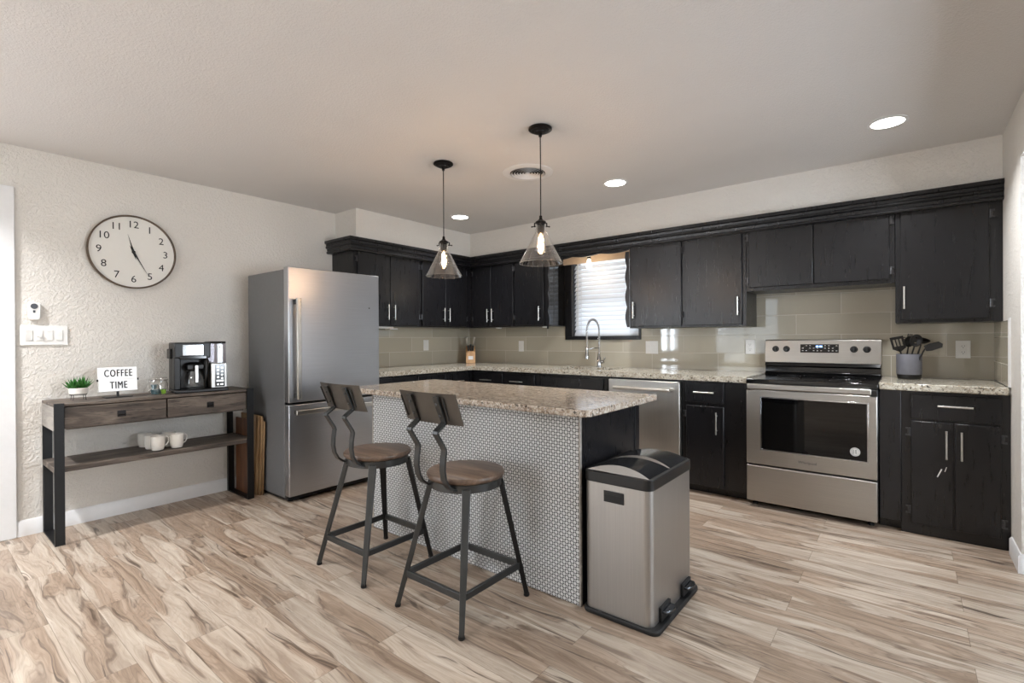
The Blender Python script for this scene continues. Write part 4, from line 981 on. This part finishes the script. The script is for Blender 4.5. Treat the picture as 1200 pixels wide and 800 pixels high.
# jar of coffee pods
jr = thing('glass_jar', 'clip-top glass jar of coffee pods beside the coffee maker', 'jar', (0.235, -3.348, TT))
build('glass_body', MB().lathe([(0.0, TT+0.001), (0.046, TT+0.001), (0.054, TT+0.007), (0.056, TT+0.03), (0.055, TT+0.072), (0.050, TT+0.086), (0.050, TT+0.095)], (0.235, -3.348, 0), 36, caps=False), 'glass', jr)
build('lid', MB().lathe([(0.052, TT+0.096), (0.055, TT+0.100), (0.055, TT+0.110), (0.046, TT+0.116), (0.0, TT+0.117)], (0.235, -3.348, 0), 36), 'glass', jr)
build('clasp', MB().tube([(0.235+0.054*math.cos(2*PI*i/30), -3.348+0.054*math.sin(2*PI*i/30), TT+0.097) for i in range(30)], 0.0016, 6, closed=True).tube([(0.29, -3.348, TT+0.06), (0.295, -3.348, TT+0.09), (0.29, -3.348, TT+0.105)], 0.0016, 6), 'chrome', jr)
for i, (dx, dy, dz, mt) in enumerate(((-0.02, -0.022, 0.003, 'navy'), (0.022, -0.018, 0.003, 'navy'), (0.018, 0.025, 0.003, 'lime'), (-0.02, 0.022, 0.003, 'navy'), (0.0, -0.024, 0.038, 'navy'), (0.018, 0.015, 0.038, 'paper'), (-0.018, 0.015, 0.038, 'paper'))):
    m = MB().lathe([(0.0, TT+dz), (0.013, TT+dz), (0.017, TT+dz+0.026), (0.020, TT+dz+0.028), (0.020, TT+dz+0.030), (0.0, TT+dz+0.030)], (0.235+dx, -3.348+dy, 0), 18, caps=False)
    o = build('coffee_pod', m, mt); tag(o, {'navy': 'teal coffee pod inside the clip-top glass jar', 'lime': 'lime green coffee pod inside the clip-top glass jar', 'paper': 'white coffee pod near the top of the glass jar'}[mt], 'coffee pod', 'coffee pods in the jar')
    if mt != 'lime': o['group'] = {'navy': 'teal coffee pods in the jar', 'paper': 'white coffee pods in the jar'}[mt]

# coffee maker (local frame: x out of the wall, y to the right)
cm = thing('coffee_maker', 'black and stainless drip coffee maker with a glass carafe on the console', 'coffee maker', (0.225, -3.095, TT), R(-8))
B = lambda name, m, mat, par=cm, bev=0.0, seg=2: build(name, m, mat, par, bev, world=False, seg=seg)
m = MB(); m.box(-0.11, 0.12, -0.168, 0.165, 0.001, 0.024); B('base', m, 'blackplastic', cm, 0.006)
m = MB(); m.box(-0.11, -0.01, -0.165, 0.055, 0.024, 0.34); m.box(-0.11, -0.01, 0.055, 0.165, 0.024, 0.203); m.box(-0.01, 0.09, -0.165, -0.125, 0.024, 0.34); B('housing', m, 'blackplastic', cm, 0.006)
m = MB(); m.box(-0.11, 0.105, -0.166, 0.055, 0.245, 0.355); m.box(-0.11, 0.06, 0.055, 0.165, 0.345, 0.362); hdm = B('head', m, 'blackplastic', cm, 0.010, 3)
m = MB(); m.box(0.105, 0.112, -0.118, 0.010, 0.262, 0.340); B('brew_panel', m, 'chrome', hdm, 0.006)
m = MB(); m.box(0.1, 0.108, -0.135, 0.03, 0.238, 0.262); B('panel_lip', m, 'blackgloss', hdm, 0.004)
m = MB(); m.prism(rrect(-0.10, 0.085, 0.062, 0.160, 0.02), 0.205, 0.345, smooth=True); B('water_tank', m, 'glassdark', cm)
m = MB(); m.box(-0.01, 0.092, 0.058, 0.162, 0.024, 0.203); cpn = B('control_tower', m, 'steel_h', cm, 0.004)
m = MB(); m.box(0.092, 0.095, 0.084, 0.146, 0.032, 0.195); bpn = B('button_panel', m, 'blackgloss', cpn, 0.002)
m = MB()
for i, z in enumerate((0.175, 0.150, 0.125, 0.100)): m.lathe([(0.007, 0.095), (0.007, 0.0962), (0.0, 0.0963)], (0, 0.102, z), 12, 'x'); m.lathe([(0.007, 0.095), (0.007, 0.0962), (0.0, 0.0963)], (0, 0.128, z-0.008), 12, 'x')
m.box(0.095, 0.0962, 0.092, 0.138, 0.068, 0.080); m.box(0.095, 0.0962, 0.095, 0.108, 0.042, 0.054); m.box(0.095, 0.0962, 0.116, 0.136, 0.042, 0.054); B('button', m, 'nickel', bpn)
cf = MB().lathe([(0.0, 0.026), (0.056, 0.026), (0.064, 0.036), (0.066, 0.07), (0.058, 0.115), (0.040, 0.155), (0.038, 0.17)], (0.03, -0.035, 0), 36, caps=False); cfo = B('carafe', cf, 'glass', cm)
m = MB().lathe([(0.044, 0.150), (0.050, 0.160), (0.050, 0.200), (0.035, 0.212), (0.0, 0.214)], (0.03, -0.035, 0), 32); m.box(0.0, 0.085, -0.085, 0.015, 0.165, 0.196); B('carafe_collar', m, 'blackplastic', cfo, 0.003)
m = MB(); m.box(0.085, 0.112, -0.046, -0.024, 0.165, 0.198); m.box(0.102, 0.116, -0.046, -0.024, 0.068, 0.198); ch = B('carafe_handle', m, 'blackplastic', cfo, 0.004)
m = MB(); m.box(0.116, 0.119, -0.044, -0.026, 0.072, 0.192); B('handle_inlay', m, 'nickel', ch, 0.002)
m = MB(); m.tube([(0.04, 0.035, 0.23), (0.055, 0.035, 0.19), (0.05, 0.033, 0.09)], [0.02, 0.018, 0.011], 12); B('frother_arm', m, 'blackplastic', cm)
m = MB(); m.box(-0.09, 0.02, -0.180, -0.166, 0.24, 0.31); B('side_knob', m, 'blackplastic', cm, 0.004)

# mugs on the shelf
SH = 0.4585
def make_mug():
    t = thing('coffee_mug', '', 'mug', (0.300, -3.372, SH), 0, 'white mugs on the console shelf')
    build('body', MB().lathe([(0.0, 0.001), (0.030, 0.001), (0.034, 0.004), (0.040, 0.03), (0.041, 0.094), (0.0395, 0.096), (0.038, 0.094), (0.037, 0.03), (0.030, 0.008), (0.0, 0.008)], (0, 0, 0), 36, caps=False), 'ceramic', t, world=False)
    build('handle', MB().tube([(0, 0.038, 0.082), (0, 0.055, 0.084), (0, 0.067, 0.072), (0, 0.066, 0.05), (0, 0.056, 0.032), (0, 0.038, 0.024)], 0.0048, 10), 'ceramic', t, world=False)
    return t
mug = make_mug(); mug['label'] = 'white mug at the front left of the mugs on the console shelf'; mug.rotation_euler = (0, 0, R(8))
dup(mug, (0.305, -3.262, SH), R(12), 'white mug at the front right of the mugs, its handle pointing right')
dup(mug, (0.215, -3.385, SH), R(88), 'white mug directly behind the front left mug on the shelf')
dup(mug, (0.100, -3.392, SH), R(90), 'white mug at the back left against the wall')
dup(mug, (0.215, -3.282, SH), R(75), 'white mug directly behind the front right mug on the shelf')

# ------------------------------------------------------------------ clock
ck = thing('wall_clock', 'large round white-faced wall clock with a thin bronze rim', 'clock', (0.001, -3.430, 1.822))
cy0, cz0 = -3.430, 1.822
m = MB().lathe([(0.246, 0.001), (0.254, 0.004), (0.256, 0.036), (0.252, 0.042), (0.247, 0.040), (0.245, 0.028), (0.243, 0.001)], (0, cy0, cz0), 96, 'x', caps=False); build('rim', m, 'clockrim', ck)
fc = build('face', MB().lathe([(0.245, 0.002), (0.245, 0.024), (0.0, 0.024)], (0, cy0, cz0), 96, 'x'), 'clockface', ck)
m = MB()
for k_ in range(1, 13):
    a = PI/2-k_*PI/6; build('numeral', text_mb(str(k_), 0.068, 0.0004, WX(cy0+0.191*math.cos(a), cz0+0.191*math.sin(a), 0.0248)), 'ink', fc)
def hand(name, ang, ln, tail, wd, x, par):
    m = MB(); d = Vector((0, math.sin(ang), math.cos(ang))); s = Vector((0, math.cos(ang), -math.sin(ang))); c0 = Vector((x, cy0, cz0))
    P = [c0-d*tail, c0+s*wd*0.9-d*tail*0.0, c0+d*ln*0.35+s*wd*0.35, c0+d*ln, c0+d*ln*0.35-s*wd*0.35, c0-s*wd*0.9]
    a = [m.v(p) for p in P]; b = [m.v(p+Vector((0.0015, 0, 0))) for p in P]; m.f(a[::-1]); m.f(b)
    for i in range(6): m.f([a[i], a[(i+1) % 6], b[(i+1) % 6], b[i]])
    build(name, m, 'ink', par)
hand('hour_hand', R(345), 0.125, 0.055, 0.009, 0.028, ck); hand('minute_hand', R(152), 0.185, 0.050, 0.008, 0.031, ck)
build('hub', MB().lathe([(0.010, 0.026), (0.010, 0.035), (0.0, 0.036)], (0, cy0, cz0), 20, 'x'), 'ink', ck)

# ------------------------------------------------------------------ pendants
def make_pendant():
    t = thing('pendant_light', 'black pendant with a clear glass cone shade, nearer the camera over the island', 'pendant light', (2.636, -2.172, H), 0, 'pendant lights over the island')
    B = lambda name, m, mat, par=t: build(name, m, mat, par, world=False)
    B('canopy', MB().lathe([(0.0, -0.0005), (0.062, -0.0005), (0.067, -0.004), (0.067, -0.012), (0.062, -0.016), (0.051, -0.016), (0.050, -0.022), (0.046, -0.024), (0.034, -0.024), (0.032, -0.030), (0.028, -0.032), (0.010, -0.033), (0.009, -0.052), (0.0, -0.053)], n=40, caps=False), 'bronze')
    B('cord', MB().tube([(0, 0, -0.05), (0.001, 0, -0.28), (0, 0, -0.505)], 0.0032, 8), 'blackmetal')
    sk_ = B('socket', MB().lathe([(0.0, -0.500), (0.008, -0.502), (0.010, -0.520), (0.020, -0.530), (0.030, -0.536), (0.031, -0.546), (0.022, -0.548), (0.021, -0.598), (0.017, -0.602), (0.0, -0.602)], n=28, caps=False), 'bronze')
    m = MB()
    for a in (1.175, 1.175+2*PI/3, 1.175+4*PI/3):
        c_, s_ = math.cos(a), math.sin(a); m.tube([(c_*0.02, s_*0.02, -0.535), (c_*0.040, s_*0.040, -0.540), (c_*0.041, s_*0.041, -0.562)], 0.004, 8); m.tube([(c_*0.030, s_*0.030, -0.558), (c_*0.056, s_*0.056, -0.558)], 0.003, 8); m.lathe([(0.0, -0.006), (0.006, 0), (0.0, 0.006)], (c_*0.058, s_*0.058, -0.558), 8, caps=False)
    B('gallery_screw', m, 'bronze', sk_)
    sh = B('glass_shade', MB().lathe([(0.030, -0.560), (0.031, -0.592), (0.036, -0.602), (0.080, -0.690), (0.122, -0.768), (0.124, -0.773)], n=64, caps=False), 'glass'); B('glass_rim', MB().tube([(0.1235*math.cos(2*PI*i/48), 0.1235*math.sin(2*PI*i/48), -0.7725) for i in range(48)], 0.0020, 6, closed=True), 'glass', sh)
    bb_ = B('bulb', MB().lathe([(0.012, -0.602), (0.014, -0.612), (0.026, -0.640), (0.030, -0.668), (0.028, -0.695), (0.018, -0.715), (0.0, -0.722)], n=32, caps=False), 'glass')
    m = MB(); P = []
    for i in range(9):
        a = PI/4*i; P.append((0.011*math.cos(a), 0.011*math.sin(a), -0.638 if i % 2 else -0.700))
    m.tube(P, 0.0022, 6); m.tube([(0, 0, -0.605), (0, 0, -0.70)], 0.003, 8); B('filament', m, 'filament', bb_)
    return t
PEND = [(2.636, -2.172, H), (1.797, -2.134, H)]
pen = make_pendant(); dup(pen, PEND[1], None, 'black pendant with a clear glass cone shade, farther from the camera near the fridge')
for i, p in enumerate(PEND):
    d = bpy.data.lights.new('pendant_glow', 'POINT'); d.energy = 5.5; d.color = (1.0, 0.62, 0.34); d.shadow_soft_size = 0.022
    o = bpy.data.objects.new('pendant_glow', d); o.location = (p[0], p[1], H-0.668); COL.objects.link(o)

# recessed lights
LBL = {0: 'recessed ceiling light nearest the fridge corner', 1: 'recessed ceiling light in the middle of the kitchen row', 2: 'recessed ceiling light nearest the right wall',
       3: 'recessed ceiling light over the clock wall behind the camera', 4: 'recessed ceiling light just behind the camera', 5: 'recessed ceiling light by the hall opening', 6: 'recessed ceiling light near the left rear window', 7: 'recessed ceiling light near the rear window'}
for i, (x, y) in enumerate(CANS):
    t = thing('recessed_light', LBL[i], 'ceiling light', (x, y, H), 0, 'recessed ceiling lights')
    build('trim_ring', MB().lathe([(0.096, -0.0003), (0.096, -0.004), (0.078, -0.006), (0.078, -0.0003)], n=40, caps=False), 'trimwhite', t, world=False)
    build('lens', MB().lathe([(0.0775, -0.0005), (0.0775, -0.004), (0.0, -0.0045)], n=40, caps=False), 'lamp', t, world=False)
    area('recessed_lamp', (x, y, H-0.012), (0, 0, 0), 0.14, 0.14, CAN_POWER[i], WARM, 'DISK', 125)

# ceiling vent
vt = thing('ceiling_vent', 'round white ceiling air vent between the pendants and the kitchen corner', 'vent', (2.125, -1.613, H))
m = MB().lathe([(0.182, -0.0004), (0.182, -0.004), (0.140, -0.012), (0.128, -0.010), (0.126, -0.0004)], n=64, caps=False); build('flange', m, 'trimwhite', vt, world=False)
build('throat', MB().lathe([(0.126, -0.0006), (0.0, -0.0006)], n=48, caps=False), 'slot', vt, world=False)
for q in (0.112, 0.092, 0.072, 0.052, 0.032):
    build('louver_ring', MB().lathe([(q+0.007, -0.010), (q, -0.0025), (q-0.0015, -0.003), (q+0.0055, -0.0105)], n=48, caps=False), 'trimwhite', vt, world=False)
build('louver_center', MB().lathe([(0.016, -0.003), (0.018, -0.010), (0.0, -0.012)], n=32, caps=False), 'trimwhite', vt, world=False)

# added globe lamp, unseen behind the camera, to brighten the ceiling and room
gl = thing('fill_globe', 'round white globe lamp added out of view behind the camera to brighten the ceiling', 'ceiling light', (1.6, -5.4, H))
build('canopy', MB().lathe([(0.0, -0.0005), (0.07, -0.0005), (0.07, -0.02), (0.02, -0.03), (0.012, -0.20)], n=32, caps=False), 'bronze', gl, world=False)
build('globe', MB().lathe([(0.13*math.sin(PI*i/20), -0.31+0.13*math.cos(PI*i/20)) for i in range(21)], n=40, caps=False), 'lamp', gl, world=False)
d = bpy.data.lights.new('fill_globe_glow', 'POINT'); d.energy = 112; d.color = WARM; d.shadow_soft_size = 0.135
o = bpy.data.objects.new('fill_globe_glow', d); o.location = (1.6, -5.4, H-0.31); COL.objects.link(o)
